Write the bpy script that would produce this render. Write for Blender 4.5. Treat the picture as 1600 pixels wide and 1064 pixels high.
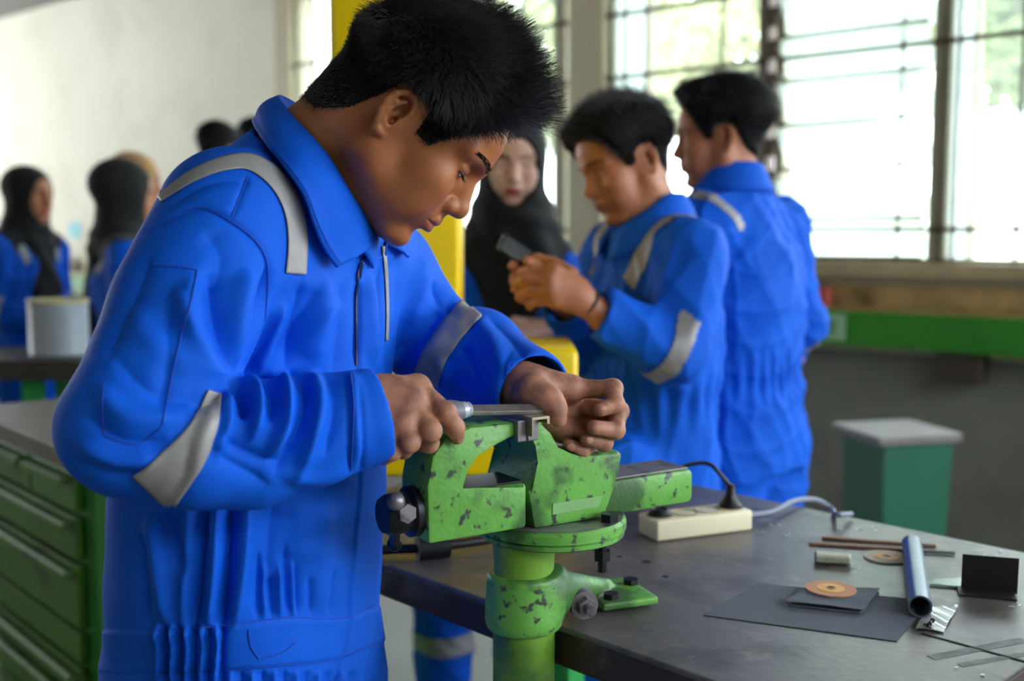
import bpy, bmesh, math, random
import numpy as np
from mathutils import Vector, Matrix
from mathutils.bvhtree import BVHTree
for o in list(bpy.data.objects): bpy.data.objects.remove(o)
SC = bpy.context.scene; C = SC.collection
# ---------------------------------------------------------------- camera
FPX = 1700.0; CAMH = 1.33; PITCH = math.atan(167/1700)
cam = bpy.data.cameras.new('camera'); camo = bpy.data.objects.new('camera', cam); C.objects.link(camo)
camo.location = (0, 0, CAMH); camo.rotation_euler = (math.pi/2-PITCH, 0, 0)
cam.sensor_width = 36; cam.lens = 36*FPX/1600; cam.clip_start = .05; cam.clip_end = 200
cam.dof.use_dof = True; cam.dof.focus_distance = 1.13; cam.dof.aperture_fstop = 3.1; cam.dof.aperture_blades = 9
SC.camera = camo
# ---------------------------------------------------------------- world, lights, exposure
SC.view_settings.view_transform = 'Standard'; SC.view_settings.look = 'None'
SC.view_settings.gamma = 1.0; SC.view_settings.exposure = 0.12; SC.view_settings.use_curve_mapping = False
w = bpy.data.worlds.new('overcast_sky'); SC.world = w; w.use_nodes = True
bg = w.node_tree.nodes['Background']; bg.inputs[0].default_value = (.86, .93, 1.0, 1); bg.inputs[1].default_value = 10.0
def area(name, loc, target, sx, sy, power, col):
    l = bpy.data.lights.new(name, 'AREA'); l.shape = 'RECTANGLE'; l.size = sx; l.size_y = sy; l.energy = power; l.color = col
    o = bpy.data.objects.new(name, l); C.objects.link(o); o.location = loc
    o.rotation_euler = (Vector(target)-Vector(loc)).to_track_quat('-Z', 'Y').to_euler(); o['kind'] = 'helper'
    return o
# daylight that falls in through the row of windows (it stands in the window plane)
WD = Vector((-.7618, .6478, 0)); WN = Vector((.6478, .7618, 0)); WP = Vector((1.47, 5.0, 0))
def portal(name, loc, target, sx, sy):
    o = area(name, loc, target, sx, sy, 1, (1, 1, 1)); o.data.cycles.is_portal = True; return o
wc = WP - WD*.75 - WN*.02
portal('window_daylight', (wc.x, wc.y, 2.1), (wc.x-WN.x, wc.y-WN.y, 2.1), 7.0, 1.75)
portal('side_daylight', (4.8, .2, 1.95), (3, .2, 1.95), 1.9, 3.2)
portal('left_daylight', (-7.35, 7.1, 1.95), (-5, 7.1, 1.95), 1.9, 2.8)
sun = bpy.data.lights.new('sun', 'SUN'); sun.energy = 5.0; sun.angle = math.radians(1.0); sun.color = (1, .96, .88)
suno = bpy.data.objects.new('sun', sun); C.objects.link(suno); suno.rotation_euler = (math.radians(22), math.radians(14), 0); suno.location = (0, 0, 9)
# ---------------------------------------------------------------- measuring helpers: photo sight line -> a point of the room
FW = Vector((0, math.cos(PITCH), -math.sin(PITCH))); UP = Vector((0, math.sin(PITCH), math.cos(PITCH))); CAM = Vector((0, 0, CAMH))
def ray(px, py): return Vector((1, 0, 0))*((px-800)/FPX) + UP*(-(py-532)/FPX) + FW
def P(px, py, Y):
    d = ray(px, py); return CAM + d*(Y/d.y)
def PZ(px, py, z):
    d = ray(px, py); return CAM + d*((z-CAMH)/d.z)
def PW(px, py, off=0):
    d = ray(px, py); return CAM + d*(((WP-CAM).dot(WN)-off)/d.dot(WN))
def proj(p):
    q = Vector(p)-CAM; f = q.dot(FW); return (800+FPX*q.x/f, 532-FPX*q.dot(UP)/f)
# ---------------------------------------------------------------- materials
def s2l(c):
    return tuple((v/12.92 if v <= .04045 else ((v+.055)/1.055)**2.4) for v in [x/255 for x in c])
MATS = {}
def pmat(name, rgb, rough=.55, metal=0., var=.12, scale=8., bump=0., bscale=60., rgb2=None, thr=.6, soft=.05, pscale=6., spec=.5, sss=0, sheen=0, coat=0, weave=0, stretch=None, rgb3=None, thr3=.62, p3scale=30.):
    if name in MATS: return MATS[name]
    m = bpy.data.materials.new(name); m.use_nodes = True; nt = m.node_tree; N = nt.nodes; L = nt.links
    b = N['Principled BSDF']; b.inputs['Roughness'].default_value = rough; b.inputs['Metallic'].default_value = metal
    b.inputs['Specular IOR Level'].default_value = spec
    if sss:
        b.inputs['Subsurface Weight'].default_value = sss; b.inputs['Subsurface Radius'].default_value = (1, .35, .2); b.inputs['Subsurface Scale'].default_value = .006
    if sheen: b.inputs['Sheen Weight'].default_value = sheen; b.inputs['Sheen Roughness'].default_value = .4
    if coat: b.inputs['Coat Weight'].default_value = coat
    c = s2l(rgb)
    tc = N.new('ShaderNodeTexCoord'); mp = N.new('ShaderNodeMapping'); L.new(tc.outputs['Object'], mp.inputs[0])
    if stretch: mp.inputs['Scale'].default_value = stretch
    def noise(sc, det=5):
        n = N.new('ShaderNodeTexNoise'); n.inputs['Scale'].default_value = sc; n.inputs['Detail'].default_value = det; L.new(mp.outputs[0], n.inputs['Vector']); return n
    n1 = noise(scale); r1 = N.new('ShaderNodeValToRGB')
    r1.color_ramp.elements[0].position = .3; r1.color_ramp.elements[1].position = .7
    r1.color_ramp.elements[0].color = tuple(v*(1-var) for v in c)+(1,); r1.color_ramp.elements[1].color = tuple(min(1, v*(1+var)) for v in c)+(1,)
    L.new(n1.outputs[0], r1.inputs[0]); col = r1.outputs[0]
    def patch(col, rgbx, th, sc, rg=None):
        n2 = noise(sc, 8); r2 = N.new('ShaderNodeValToRGB'); r2.color_ramp.elements[0].position = th-soft; r2.color_ramp.elements[1].position = th+soft
        L.new(n2.outputs[0], r2.inputs[0]); mx = N.new('ShaderNodeMix'); mx.data_type = 'RGBA'
        L.new(r2.outputs[0], mx.inputs[0]); L.new(col, mx.inputs[6]); mx.inputs[7].default_value = s2l(rgbx)+(1,)
        return mx.outputs[2]
    if rgb2: col = patch(col, rgb2, thr, pscale)
    if rgb3: col = patch(col, rgb3, thr3, p3scale)
    L.new(col, b.inputs['Base Color'])
    if bump:
        n3 = noise(bscale, 4); bp = N.new('ShaderNodeBump'); bp.inputs['Strength'].default_value = bump; bp.inputs['Distance'].default_value = .002
        L.new(n3.outputs[0], bp.inputs['Height']); L.new(bp.outputs[0], b.inputs['Normal'])
    if weave:
        wv = N.new('ShaderNodeTexWave'); wv.inputs['Scale'].default_value = weave; wv.bands_direction = 'DIAGONAL'; wv.inputs['Distortion'].default_value = .6; L.new(mp.outputs[0], wv.inputs['Vector'])
        bp = N.new('ShaderNodeBump'); bp.inputs['Strength'].default_value = .12; bp.inputs['Distance'].default_value = .0006
        L.new(wv.outputs['Fac'], bp.inputs['Height'])
        if bump: L.new(N['Bump'].outputs[0], bp.inputs['Normal'])
        L.new(bp.outputs[0], b.inputs['Normal'])
    MATS[name] = m; return m
def glassmat(name, alpha=.9, tint=(1, 1, 1)):
    m = bpy.data.materials.new(name); m.use_nodes = True; nt = m.node_tree; N = nt.nodes; L = nt.links
    for n in list(N): N.remove(n)
    o = N.new('ShaderNodeOutputMaterial'); t = N.new('ShaderNodeBsdfTransparent'); g = N.new('ShaderNodeBsdfGlossy'); g.inputs['Roughness'].default_value = .15
    t.inputs[0].default_value = tint+(1,)
    tr = N.new('ShaderNodeBsdfTranslucent'); tr.inputs[0].default_value = (.8, .86, .85, 1)
    mx = N.new('ShaderNodeMixShader'); mx.inputs[0].default_value = 1-alpha; L.new(t.outputs[0], mx.inputs[1])
    m2 = N.new('ShaderNodeMixShader'); m2.inputs[0].default_value = .7; L.new(g.outputs[0], m2.inputs[1]); L.new(tr.outputs[0], m2.inputs[2]); L.new(m2.outputs[0], mx.inputs[2])
    L.new(mx.outputs[0], o.inputs[0]); MATS[name] = m; return m
# ---------------------------------------------------------------- objects
def props(o, label=None, cat=None, group=None, kind=None):
    if label: o['label'] = label
    if cat: o['category'] = cat
    if group: o['group'] = group
    if kind: o['kind'] = kind
    return o
def empty(name, loc, label=None, cat=None, group=None, rz=0):
    o = bpy.data.objects.new(name, None); C.objects.link(o); o.location = loc; o.rotation_euler = (0, 0, rz); o.empty_display_size = .05
    return props(o, label, cat, group)
def mkobj(name, me, mat=None, parent=None, world=True):
    o = bpy.data.objects.new(name, me); C.objects.link(o)
    if mat is not None: me.materials.append(mat)
    if parent is not None:
        o.parent = parent
        if world: o.matrix_parent_inverse = mw(parent).inverted()
    return o
def mw(o):
    m = o.matrix_basis.copy()
    if o.parent is not None: m = mw(o.parent) @ o.matrix_parent_inverse @ m
    return m
def from_np(name, V, F, mat=None, parent=None, smooth=True):
    me = bpy.data.meshes.new(name); V = np.asarray(V, np.float32); F = np.asarray(F, np.int32); n = F.shape[1]
    me.vertices.add(len(V)); me.vertices.foreach_set('co', V.ravel())
    me.loops.add(F.size); me.loops.foreach_set('vertex_index', F.ravel())
    me.polygons.add(len(F)); me.polygons.foreach_set('loop_start', np.arange(0, F.size, n, dtype=np.int32))
    me.update(calc_edges=True); me.validate()
    me.polygons.foreach_set('use_smooth', np.full(len(me.polygons), smooth)); me.update()
    return mkobj(name, me, mat, parent)
class MB:
    """collects shapes into one mesh, in world coordinates"""
    def __init__(s): s.bm = bmesh.new()
    def _x(s, vs, M):
        bmesh.ops.transform(s.bm, matrix=M, verts=vs)
    def box(s, c, size, R=None, bev=0, seg=2):
        r = bmesh.ops.create_cube(s.bm, size=1); vs = r['verts']
        bmesh.ops.scale(s.bm, vec=size, verts=vs)
        if bev:
            es = list({e for v in vs for e in v.link_edges}); q = bmesh.ops.bevel(s.bm, geom=es, offset=bev, segments=seg, affect='EDGES', profile=.5)
            vs = list({v for f in q['faces'] for v in f.verts} | {v for v in vs if v.is_valid})
        s._x(vs, Matrix.Translation(c) @ (R.to_4x4() if R is not None else Matrix.Identity(4))); return s
    def cyl(s, a, b, r1, r2=None, n=24, caps=True):
        a = Vector(a); b = Vector(b); r2 = r1 if r2 is None else r2; d = b-a
        r = bmesh.ops.create_cone(s.bm, cap_ends=caps, segments=n, radius1=r1, radius2=r2, depth=d.length)
        s._x(r['verts'], Matrix.Translation((a+b)/2) @ d.to_track_quat('Z', 'Y').to_matrix().to_4x4()); return s
    def sph(s, c, r, n=16, sc=(1, 1, 1), R=None):
        q = bmesh.ops.create_uvsphere(s.bm, u_segments=n, v_segments=max(6, n//2), radius=r)
        s._x(q['verts'], Matrix.Translation(c) @ (R.to_4x4() if R is not None else Matrix.Identity(4)) @ Matrix.Diagonal((*sc, 1))); return s
    def lathe(s, c, prof, R=None, n=40):
        """prof: list of (radius, height) around the local Z"""
        M = Matrix.Translation(c) @ (R.to_4x4() if R is not None else Matrix.Identity(4)); rings = []
        for (r, z) in prof:
            rings.append([s.bm.verts.new(M @ Vector((r*math.cos(2*math.pi*i/n), r*math.sin(2*math.pi*i/n), z))) for i in range(n)])
        for a, b in zip(rings, rings[1:]):
            for i in range(n): s.bm.faces.new((a[i], a[(i+1) % n], b[(i+1) % n], b[i]))
        if prof[0][0] > 1e-5: s.bm.faces.new(rings[0][::-1])
        if prof[-1][0] > 1e-5: s.bm.faces.new(rings[-1])
        return s
    def prism(s, pts, M, h, bev=0):
        """pts: outline in local XY, extruded along local Z by h"""
        a = [s.bm.verts.new(M @ Vector((x, y, 0))) for x, y in pts]; b = [s.bm.verts.new(M @ Vector((x, y, h))) for x, y in pts]; n = len(pts)
        fs = [s.bm.faces.new(a[::-1]), s.bm.faces.new(b)]+[s.bm.faces.new((a[i], a[(i+1) % n], b[(i+1) % n], b[i])) for i in range(n)]
        if bev:
            es = list({e for f in fs for e in f.edges}); bmesh.ops.bevel(s.bm, geom=es, offset=bev, segments=2, affect='EDGES', profile=.5)
        return s
    def tube(s, pts, r, n=8, closed=False):
        pts = [Vector(p) for p in pts]; rs = r if isinstance(r, (list, tuple)) else [r]*len(pts); rings = []; ref = None
        for i, p in enumerate(pts):
            t = (pts[min(i+1, len(pts)-1)]-pts[max(i-1, 0)]).normalized()
            if ref is None: ref = t.orthogonal().normalized()
            ref = (ref-t*ref.dot(t)).normalized(); bn = t.cross(ref)
            rings.append([s.bm.verts.new(p+(ref*math.cos(2*math.pi*k/n)+bn*math.sin(2*math.pi*k/n))*rs[i]) for k in range(n)])
        for a, b in zip(rings, rings[1:]):
            for i in range(n): s.bm.faces.new((a[i], a[(i+1) % n], b[(i+1) % n], b[i]))
        s.bm.faces.new(rings[0][::-1]); s.bm.faces.new(rings[-1]); return s
    def build(s, name, mat=None, parent=None, smooth=False, kind=None):
        bmesh.ops.recalc_face_normals(s.bm, faces=s.bm.faces)
        me = bpy.data.meshes.new(name); s.bm.to_mesh(me); s.bm.free()
        if smooth:
            me.polygons.foreach_set('use_smooth', [True]*len(me.polygons))
            try: me.set_sharp_from_angle(angle=math.radians(35))
            except Exception: pass
        o = mkobj(name, me, mat, parent)
        if kind: o['kind'] = kind
        return o
def frame(x, z):
    """rotation matrix with local x, z given"""
    x = Vector(x).normalized(); z = Vector(z); z = (z-x*z.dot(x)).normalized(); y = z.cross(x)
    return Matrix((x, y, z)).transposed()
def smooth_path(pts, n=8):
    pts = [Vector(p) for p in pts]; out = []
    for i in range(len(pts)-1):
        a = pts[max(i-1, 0)]; b = pts[i]; c = pts[i+1]; d = pts[min(i+2, len(pts)-1)]
        for k in range(n):
            t = k/n; out.append(.5*((2*b)+(c-a)*t+(2*a-5*b+4*c-d)*t*t+(3*b-a-3*c+d)*t**3))
    out.append(pts[-1]); return out
# ---------------------------------------------------------------- solid modelling with smooth unions
class SDF:
    def __init__(s): s.ops = []
    def _op(s, fn, lo, hi, k, mode, M):
        if M is not None:
            R = np.array(M.to_3x3(), np.float32); t = np.array(M.translation, np.float32); sc = float(np.linalg.norm(R[:, 0])); Ri = np.linalg.inv(R).astype(np.float32)
            f0 = fn; fn = lambda p, f0=f0, Ri=Ri, t=t, sc=sc: f0((p-t) @ Ri.T)*sc
            cs = np.array([[x, y, z] for x in (lo[0], hi[0]) for y in (lo[1], hi[1]) for z in (lo[2], hi[2])], np.float32) @ R.T+t
            lo, hi = cs.min(0), cs.max(0); k = k*sc
        s.ops.append((fn, np.array(lo, np.float32), np.array(hi, np.float32), k, mode)); return s
    def cap(s, a, b, ra, rb=None, k=.01, mode=0, M=None):
        a = np.array(a, np.float32); b = np.array(b, np.float32); rb = ra if rb is None else rb; ba = b-a; L = float(ba@ba)+1e-12
        def fn(p):
            pa = p-a; h = np.clip(pa@ba/L, 0, 1); q = pa-h[:, None]*ba; return np.sqrt((q*q).sum(1))-(ra+(rb-ra)*h)
        m = max(ra, rb); return s._op(fn, np.minimum(a, b)-m, np.maximum(a, b)+m, k, mode, M)
    def chain(s, pts, rs, k=.006, mode=0, M=None):
        if not isinstance(rs, (list, tuple)): rs = [rs]*len(pts)
        for i in range(len(pts)-1): s.cap(pts[i], pts[i+1], rs[i], rs[i+1], k, mode, M)
        return s
    def ell(s, c, r, k=.01, mode=0, M=None, R=None):
        c = np.array(c, np.float32); r = np.array(r, np.float32); Rn = None if R is None else np.array(R, np.float32)
        def fn(p):
            q = p-c
            if Rn is not None: q = q@Rn
            k0 = np.sqrt(((q/r)**2).sum(1)); k1 = np.sqrt(((q/(r*r))**2).sum(1))+1e-9; return k0*(k0-1)/k1
        m = float(r.max()) if R is not None else r
        return s._op(fn, c-m, c+m, k, mode, M)
    def box(s, c, h, r=.002, k=.002, mode=0, M=None, R=None):
        c = np.array(c, np.float32); h = np.array(h, np.float32); Rn = None if R is None else np.array(R, np.float32)
        def fn(p):
            q = p-c
            if Rn is not None: q = q@Rn
            q = np.abs(q)-(h-r); return np.sqrt((np.maximum(q, 0)**2).sum(1))+np.minimum(q.max(1), 0)-r
        m = float(np.linalg.norm(h)) if R is not None else h
        return s._op(fn, c-m, c+m, k, mode, M)
    def loft(s, secs, k=.02, mode=0, M=None, n=2.0, yaw=0.):
        """secs: (z, cx, cy, rx, ry) rising in z"""
        A = np.array(secs, np.float32); z = A[:, 0]; ca, sa = math.cos(yaw), math.sin(yaw)
        def fn(p):
            zz = np.clip(p[:, 2], z[0], z[-1]); cx, cy, rx, ry = [np.interp(zz, z, A[:, i]) for i in (1, 2, 3, 4)]
            dx = p[:, 0]-cx; dy = p[:, 1]-cy; u = dx*ca+dy*sa; v = -dx*sa+dy*ca
            q = ((np.abs(u/rx)**n+np.abs(v/ry)**n)**(1/n)); d = (q-1)*np.minimum(rx, ry)
            dz = np.abs(p[:, 2]-zz); return (np.sqrt(np.maximum(d, 0)**2+dz**2)+np.minimum(d, 0)*(dz < 1e-6)).astype(np.float32)
        m = max(A[:, 3].max(), A[:, 4].max()); lo = (A[:, 1].min()-m, A[:, 2].min()-m, z[0]); hi = (A[:, 1].max()+m, A[:, 2].max()+m, z[-1])
        return s._op(fn, lo, hi, k, mode, M)
    def ev(s, p, ops=None):
        D = np.full(len(p), 9., np.float32)
        for fn, lo, hi, k, mode in (s.ops if ops is None else ops):
            d = fn(p)
            if mode == 0: h = np.maximum(k-np.abs(D-d), 0)/k; D = np.minimum(D, d)-h*h*k*.25
            elif mode == 1: h = np.maximum(k-np.abs(D+d), 0)/k; D = np.maximum(D, -d)+h*h*k*.25
            else: h = np.maximum(k-np.abs(D-d), 0)/k; D = np.maximum(D, d)+h*h*k*.25
        return D
    def mesh(s, vox=.004, B=24, lo=None, hi=None):
        A = [o for o in s.ops if o[4] == 0]
        L = np.min([o[1] for o in A], 0) if lo is None else np.array(lo, np.float32)
        H = np.max([o[2] for o in A], 0) if hi is None else np.array(hi, np.float32)
        L = L-vox*3; H = H+vox*3; nb = np.ceil((H-L)/vox/B).astype(int); n = nb*B+1
        bc = np.stack(np.meshgrid(*[np.arange(q) for q in nb], indexing='ij'), -1).reshape(-1, 3); cen = L+(bc+.5)*B*vox
        dc = s.ev(cen.astype(np.float32)); rad = B*vox*.5*1.7321; D = np.empty(n, np.float32)
        g = np.stack(np.meshgrid(*[np.arange(B+1)]*3, indexing='ij'), -1).reshape(-1, 3)
        D[...] = .1
        for b, c, d in zip(bc, cen, dc):
            i, j, k = b*B; sl = (slice(i, i+B+1), slice(j, j+B+1), slice(k, k+B+1))
            if abs(d) > rad*1.6+.012: 
                if d < 0: D[sl] = -.1
                continue
            l0 = L+b*B*vox; h0 = l0+B*vox
            ops = [o for o in s.ops if o[4] == 2 or (np.all(o[1]-o[3]-.02 < h0) and np.all(o[2]+o[3]+.02 > l0))]
            if not ops: continue
            D[sl] = s.ev((l0+g*vox).astype(np.float32), ops).reshape(B+1, B+1, B+1)
        S = (D < 0); c = S[:-1].astype(np.uint8)+S[1:]; c = c[:, :-1]+c[:, 1:]; c = c[:, :, :-1]+c[:, :, 1:]
        cn = np.array(c.shape); ids = np.flatnonzero((c > 0) & (c < 8)); ci = np.stack(np.unravel_index(ids, c.shape), -1)
        acc = np.zeros((len(ids), 3), np.float32); cnt = np.zeros(len(ids), np.float32)
        for ax in range(3):
            o1, o2 = [q for q in range(3) if q != ax]
            for a in (0, 1):
                for b in (0, 1):
                    p0 = ci.copy(); p0[:, o1] += a; p0[:, o2] += b; p1 = p0.copy(); p1[:, ax] += 1
                    d0 = D[tuple(p0.T)]; d1 = D[tuple(p1.T)]; m = (d0 < 0) != (d1 < 0); t = np.where(m, d0/np.where(m, d0-d1, 1), 0)
                    q = p0.astype(np.float32); q[:, ax] += t; acc[m] += q[m]; cnt[m] += 1
        V = L+acc/cnt[:, None]*vox; F = []
        for ax in range(3):
            o1, o2 = (ax+1) % 3, (ax+2) % 3
            s0 = [slice(None)]*3; s1 = [slice(None)]*3; s0[ax] = slice(0, -1); s1[ax] = slice(1, None)
            A0 = S[tuple(s0)]; A1 = S[tuple(s1)]; e = np.stack(np.nonzero(A0 != A1), -1)
            ok = (e[:, o1] > 0) & (e[:, o2] > 0) & (e[:, o1] < cn[o1]) & (e[:, o2] < cn[o2]); e = e[ok]; ins = A0[tuple(e.T)]
            q = []
            for da, db in ((-1, -1), (0, -1), (0, 0), (-1, 0)):
                f = e.copy(); f[:, o1] += da; f[:, o2] += db; q.append(np.searchsorted(ids, np.ravel_multi_index(tuple(f.T), c.shape)))
            q = np.stack(q, -1); q[~ins] = q[~ins][:, ::-1]; F.append(q)
        return V.astype(np.float32), np.concatenate(F)
def vnormals(V, F):
    a, b, c, d = [V[F[:, i]] for i in range(4)]; n = np.cross(c-a, d-b); N = np.zeros_like(V)
    for i in range(4): np.add.at(N, F[:, i], n)
    return N/(np.linalg.norm(N, axis=1, keepdims=True)+1e-12)
def relax(V, F, it=2, w=.5):
    for _ in range(it):
        A = np.zeros_like(V); c = np.zeros(len(V))
        for i in range(4):
            for j in (1, 3): np.add.at(A, F[:, i], V[F[:, (i+j) % 4]]); np.add.at(c, F[:, i], 1)
        V = V*(1-w)+w*A/np.maximum(c, 1)[:, None]
    return V.astype(np.float32)
# ================================================================ the room
RW = Matrix((-WD, WN, Vector((0, 0, 1)))).transposed()
def sx(px): return (PW(px, 365)-WP).dot(-WD)
def zw(px, py, off=0): return PW(px, py, off).z
def wxy(s, off, z): return WP - WD*s + WN*off + Vector((0, 0, z))
def wbox(mb, s0, s1, z0, z1, o0, o1, bev=0):
    return mb.box(wxy((s0+s1)/2, (o0+o1)/2, (z0+z1)/2), (abs(s1-s0), abs(o1-o0), abs(z1-z0)), RW, bev)
M_floor = pmat('worn_concrete', (112, 108, 98), .6, var=.15, scale=2, rgb2=(112, 108, 98), thr=.58, soft=.15, pscale=3)
M_cream = pmat('cream_wall_paint', (232, 227, 208), .8, var=.05, scale=1.2, rgb2=(220, 214, 192), thr=.62, soft=.12, pscale=2.5)
M_greyw = pmat('grey_wall_paint', (118, 118, 106), .75, var=.08, scale=1.5, rgb2=(100, 99, 90), thr=.6, soft=.12, pscale=3)
M_tan = pmat('tan_paint', (196, 184, 150), .6, var=.06, scale=3)
M_frame = pmat('dark_window_paint', (70, 58, 44), .5, var=.15, scale=10)
M_mull = pmat('grey_window_paint', (158, 150, 124), .5, var=.1, scale=6)
M_alu = pmat('pale_pane_frame', (214, 224, 232), .35, var=.04)
M_clip = pmat('aged_metal_clip', (92, 78, 66), .45, metal=.3, var=.3, scale=40)
M_glass = glassmat('clear_pane', .93, (.95, 1, .98)); M_frost = glassmat('louvre_glass', .45, (.96, .98, .93))
CE = 3.3
M_room = pmat('olive_grey_paint', (112, 112, 96), .8, var=.06, scale=1.5)
mb = MB(); mb.box((0, 2.5, -.05), (16, 18, .1)).build('floor', M_floor, kind='structure')
mb = MB(); mb.box(WP+WD*3.2-WN*5.2+Vector((0, 0, CE+.1)), (16.5, 10.9, .2), RW); mb.build('ceiling', pmat('roof_sheeting', (112, 110, 104), .7), kind='structure')
S0, S1 = -9.0, 4.35
SL = sx(452); ZS = zw(1300, 412); ZT = 2.95; zb = zw(1290, 537)
# solid parts of the window wall
mb = MB(); wbox(mb, SL, S1, zb-.02, ZS, 0, .2); wbox(mb, SL, S1, ZT, CE, 0, .2)
mb.build('wall_back', M_tan, kind='structure')
mb = MB(); wbox(mb, S0, S1, 0, zb-.02, -.0, .2); mb.build('wall_back_lower', M_greyw, kind='structure')
mb = MB(); wbox(mb, S0, SL, zb-.02, CE, 0, .2); mb.build('wall_back_cream', M_cream, kind='structure')
mb = MB(); mb.box((4.9, -.5, .5), (.2, 5.6, 1.0)); mb.box((4.9, -.5, 3.1), (.2, 5.6, .4)); mb.box((4.9, -2.35, 1.95), (.2, 1.9, 1.9)); mb.box((4.9, 2.05, 1.95), (.2, .5, 1.9)); mb.box((4.9, .3, 1.95), (.12, .08, 1.9)); mb.build('wall_right', M_room, kind='structure')
mb = MB(); mb.box((-1.2, -3.3, CE/2), (12.4, .2, CE)); mb.build('wall_front', M_room, kind='structure')
mb = MB(); mb.box((-7.4, 1.2, CE/2), (.2, 9.0, CE)); mb.box((-7.4, 9.5, CE/2), (.2, 2.0, CE)); mb.box((-7.4, 7.1, .5), (.2, 2.8, 1.0)); mb.box((-7.4, 7.1, 3.1), (.2, 2.8, .4)); mb.build('wall_left', M_cream, kind='structure')
mb = MB(); wbox(mb, sx(897), sx(950), ZS, ZT, -.06, .2, .004); mb.build('trim_pillar', M_tan, kind='structure')
mb = MB(); wbox(mb, sx(444), sx(468), ZS-.3, ZT, -.05, .18, .004); mb.build('trim_pillar_left', M_tan, kind='structure')
mb = MB(); wbox(mb, sx(470), S1, ZS-.05, ZS+.012, -.1, .0, .004); mb.build('trim_sill', pmat('sill_paint', (176, 158, 120), .5, var=.15), kind='structure')
def window(n, pa, pb, mulls, bars, vbars, pale=()):
    """pa, pb: left and right edge; mulls: thick uprights; bars: grill rows (height); vbars: thin uprights"""
    s0, s1 = sx(pa), sx(pb); nm = 'window_%d' % n
    mb = MB()
    for a, b in ((s0, s0+.018), (s1-.018, s1)): wbox(mb, a, b, ZS, ZT, -.01, .07)
    wbox(mb, s0, s1, ZS, ZS+.03, -.01, .07); wbox(mb, s0, s1, ZT-.04, ZT, -.01, .07)
    fr = mb.build(nm, M_mull, kind='structure')
    for (m0, m1) in mulls:
        mb = MB(); wbox(mb, sx(m0), sx(m1), ZS, ZT, -.01, .07); mb.build(nm+'_mullion', M_mull, fr)
    for (m0, m1) in pale:
        mb = MB(); a, b = sx(m0), sx(m1); wbox(mb, a, b, ZS+.02, ZT, .03, .05); mb.build(nm+'_pane', M_alu_pane, fr)
    for z in bars:
        mb = MB(); wbox(mb, s0, s1, z-.011, z+.011, -.037, -.02); mb.build(nm+'_grill_bar', M_frame, fr)
    for p in vbars:
        mb = MB(); a = sx(p); wbox(mb, a-.007, a+.007, ZS, ZT, -.03, -.018); mb.build(nm+'_grill_rod', M_frame, fr)
    mb = MB(); wbox(mb, s0+.03, s1-.03, ZS+.03, ZT-.04, .034, .038); mb.build(nm+'_pane', M_glass, fr)
    return fr
M_alu_pane = glassmat('pale_frosted_pane', .35, (.9, .96, 1.0))
zA = zw(1180, 99); zB = zw(1300, 359); zC = zw(1065, 10)
w1 = window(1, 470, 896, [(866, 876), (760, 768)], [zA, zB, zC], [884, 820, 700, 600, 560, 498])
w2 = window(2, 951, 1190, [(1006, 1011), (1180, 1190)], [zA, zB, zC], [978, 1127], [(955, 1005)])
w3 = window(3, 1215, 1468, [(1450, 1468)], [zA, zB, zC], [1405])
w4 = window(4, 1470, 4100, [(1512, 1516), (1700, 1712), (1950, 1965), (2300, 2320), (2900, 2930)], [zA, zB, zC], [1492, 1590, 1800], [(1473, 1511)])
# the strip of louvre hardware between the windows
mb = MB(); wbox(mb, sx(1190), sx(1196), ZS, ZT, -.02, .07); wbox(mb, sx(1210), sx(1215), ZS, ZT, -.02, .07)
hd = mb.build('trim_louvre_post', M_clip, kind='structure')
for i in range(12):
    z = ZS+.08+i*.15; mb = MB(); s = sx(1203); wbox(mb, s-.03, s+.035, z-.03, z+.03, -.05, .02, .006); wbox(mb, s-.01, s+.06, z+.02, z+.05, -.07, -.03, .004); mb.build('louvre_clip', M_clip, hd)
# glass slats of the louvre window
for i, y in enumerate((404, 345, 265, 193, 122, 52, -20)):
    za = zw(1330, y); mb = MB(); a, b = sx(1217), sx(1448)
    c = wxy((a+b)/2, -.005, za+.10); R = RW @ Matrix.Rotation(math.radians(28), 3, 'X')
    mb.box(c, (b-a, .005, .215), R); o = mb.build('window_slat', M_frost, w3)
    mb = MB(); mb.box(wxy((a+b)/2, -.055, za+.008), (b-a, .014, .018), RW); mb.build('slat_edge', M_clip, o)
# right-hand windows carry the same slats (greyer, nearly shut)
# green steel apron along the wall, cream board above it
M_green = pmat('green_enamel', (44, 128, 20), .38, var=.12, scale=4, rgb2=(40, 110, 40), thr=.66, pscale=8)
zt = zw(1290, 483, .0)
off = .12
g0, g1 = PW(1290, 483, off).z, PW(1290, 537, off).z
sh = empty('wall_worktop', wxy(0, 0, 0), 'green steel edged worktop running along the window wall under the sill', 'worktop')
mb = MB(); wbox(mb, S0, S1, g1, g0, -off-.03, -off, .004); mb.build('front_rail', M_green, sh)
mb = MB(); wbox(mb, S0, S1, g0-.012, g0+.012, -off-.02, -.004, .003); mb.build('worktop_board', pmat('oiled_board', (168, 142, 84), .6, var=.2, scale=6), sh)
for s in (sx(1520), sx(1520)+1.6, sx(1520)-2.0, sx(1520)-3.8, sx(1520)-5.6):
    mb = MB(); wbox(mb, s-.09, s+.09, g1-.13, g1+.01, -off, -.002, .004); mb.build('bracket', pmat('dark_bracket', (62, 52, 42), .7), sh)
mb = MB(); wbox(mb, sx(1262), S1, g0+.014, ZS-.09, -.035, -.008, .003); o = mb.build('leaning_board', pmat('yellowed_board', (178, 148, 92), .6, var=.25, scale=7, rgb2=(120, 96, 50), thr=.58, pscale=9), None)
props(o, 'yellowed wooden board leaning on the wall between green rail and sill', 'board')
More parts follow.
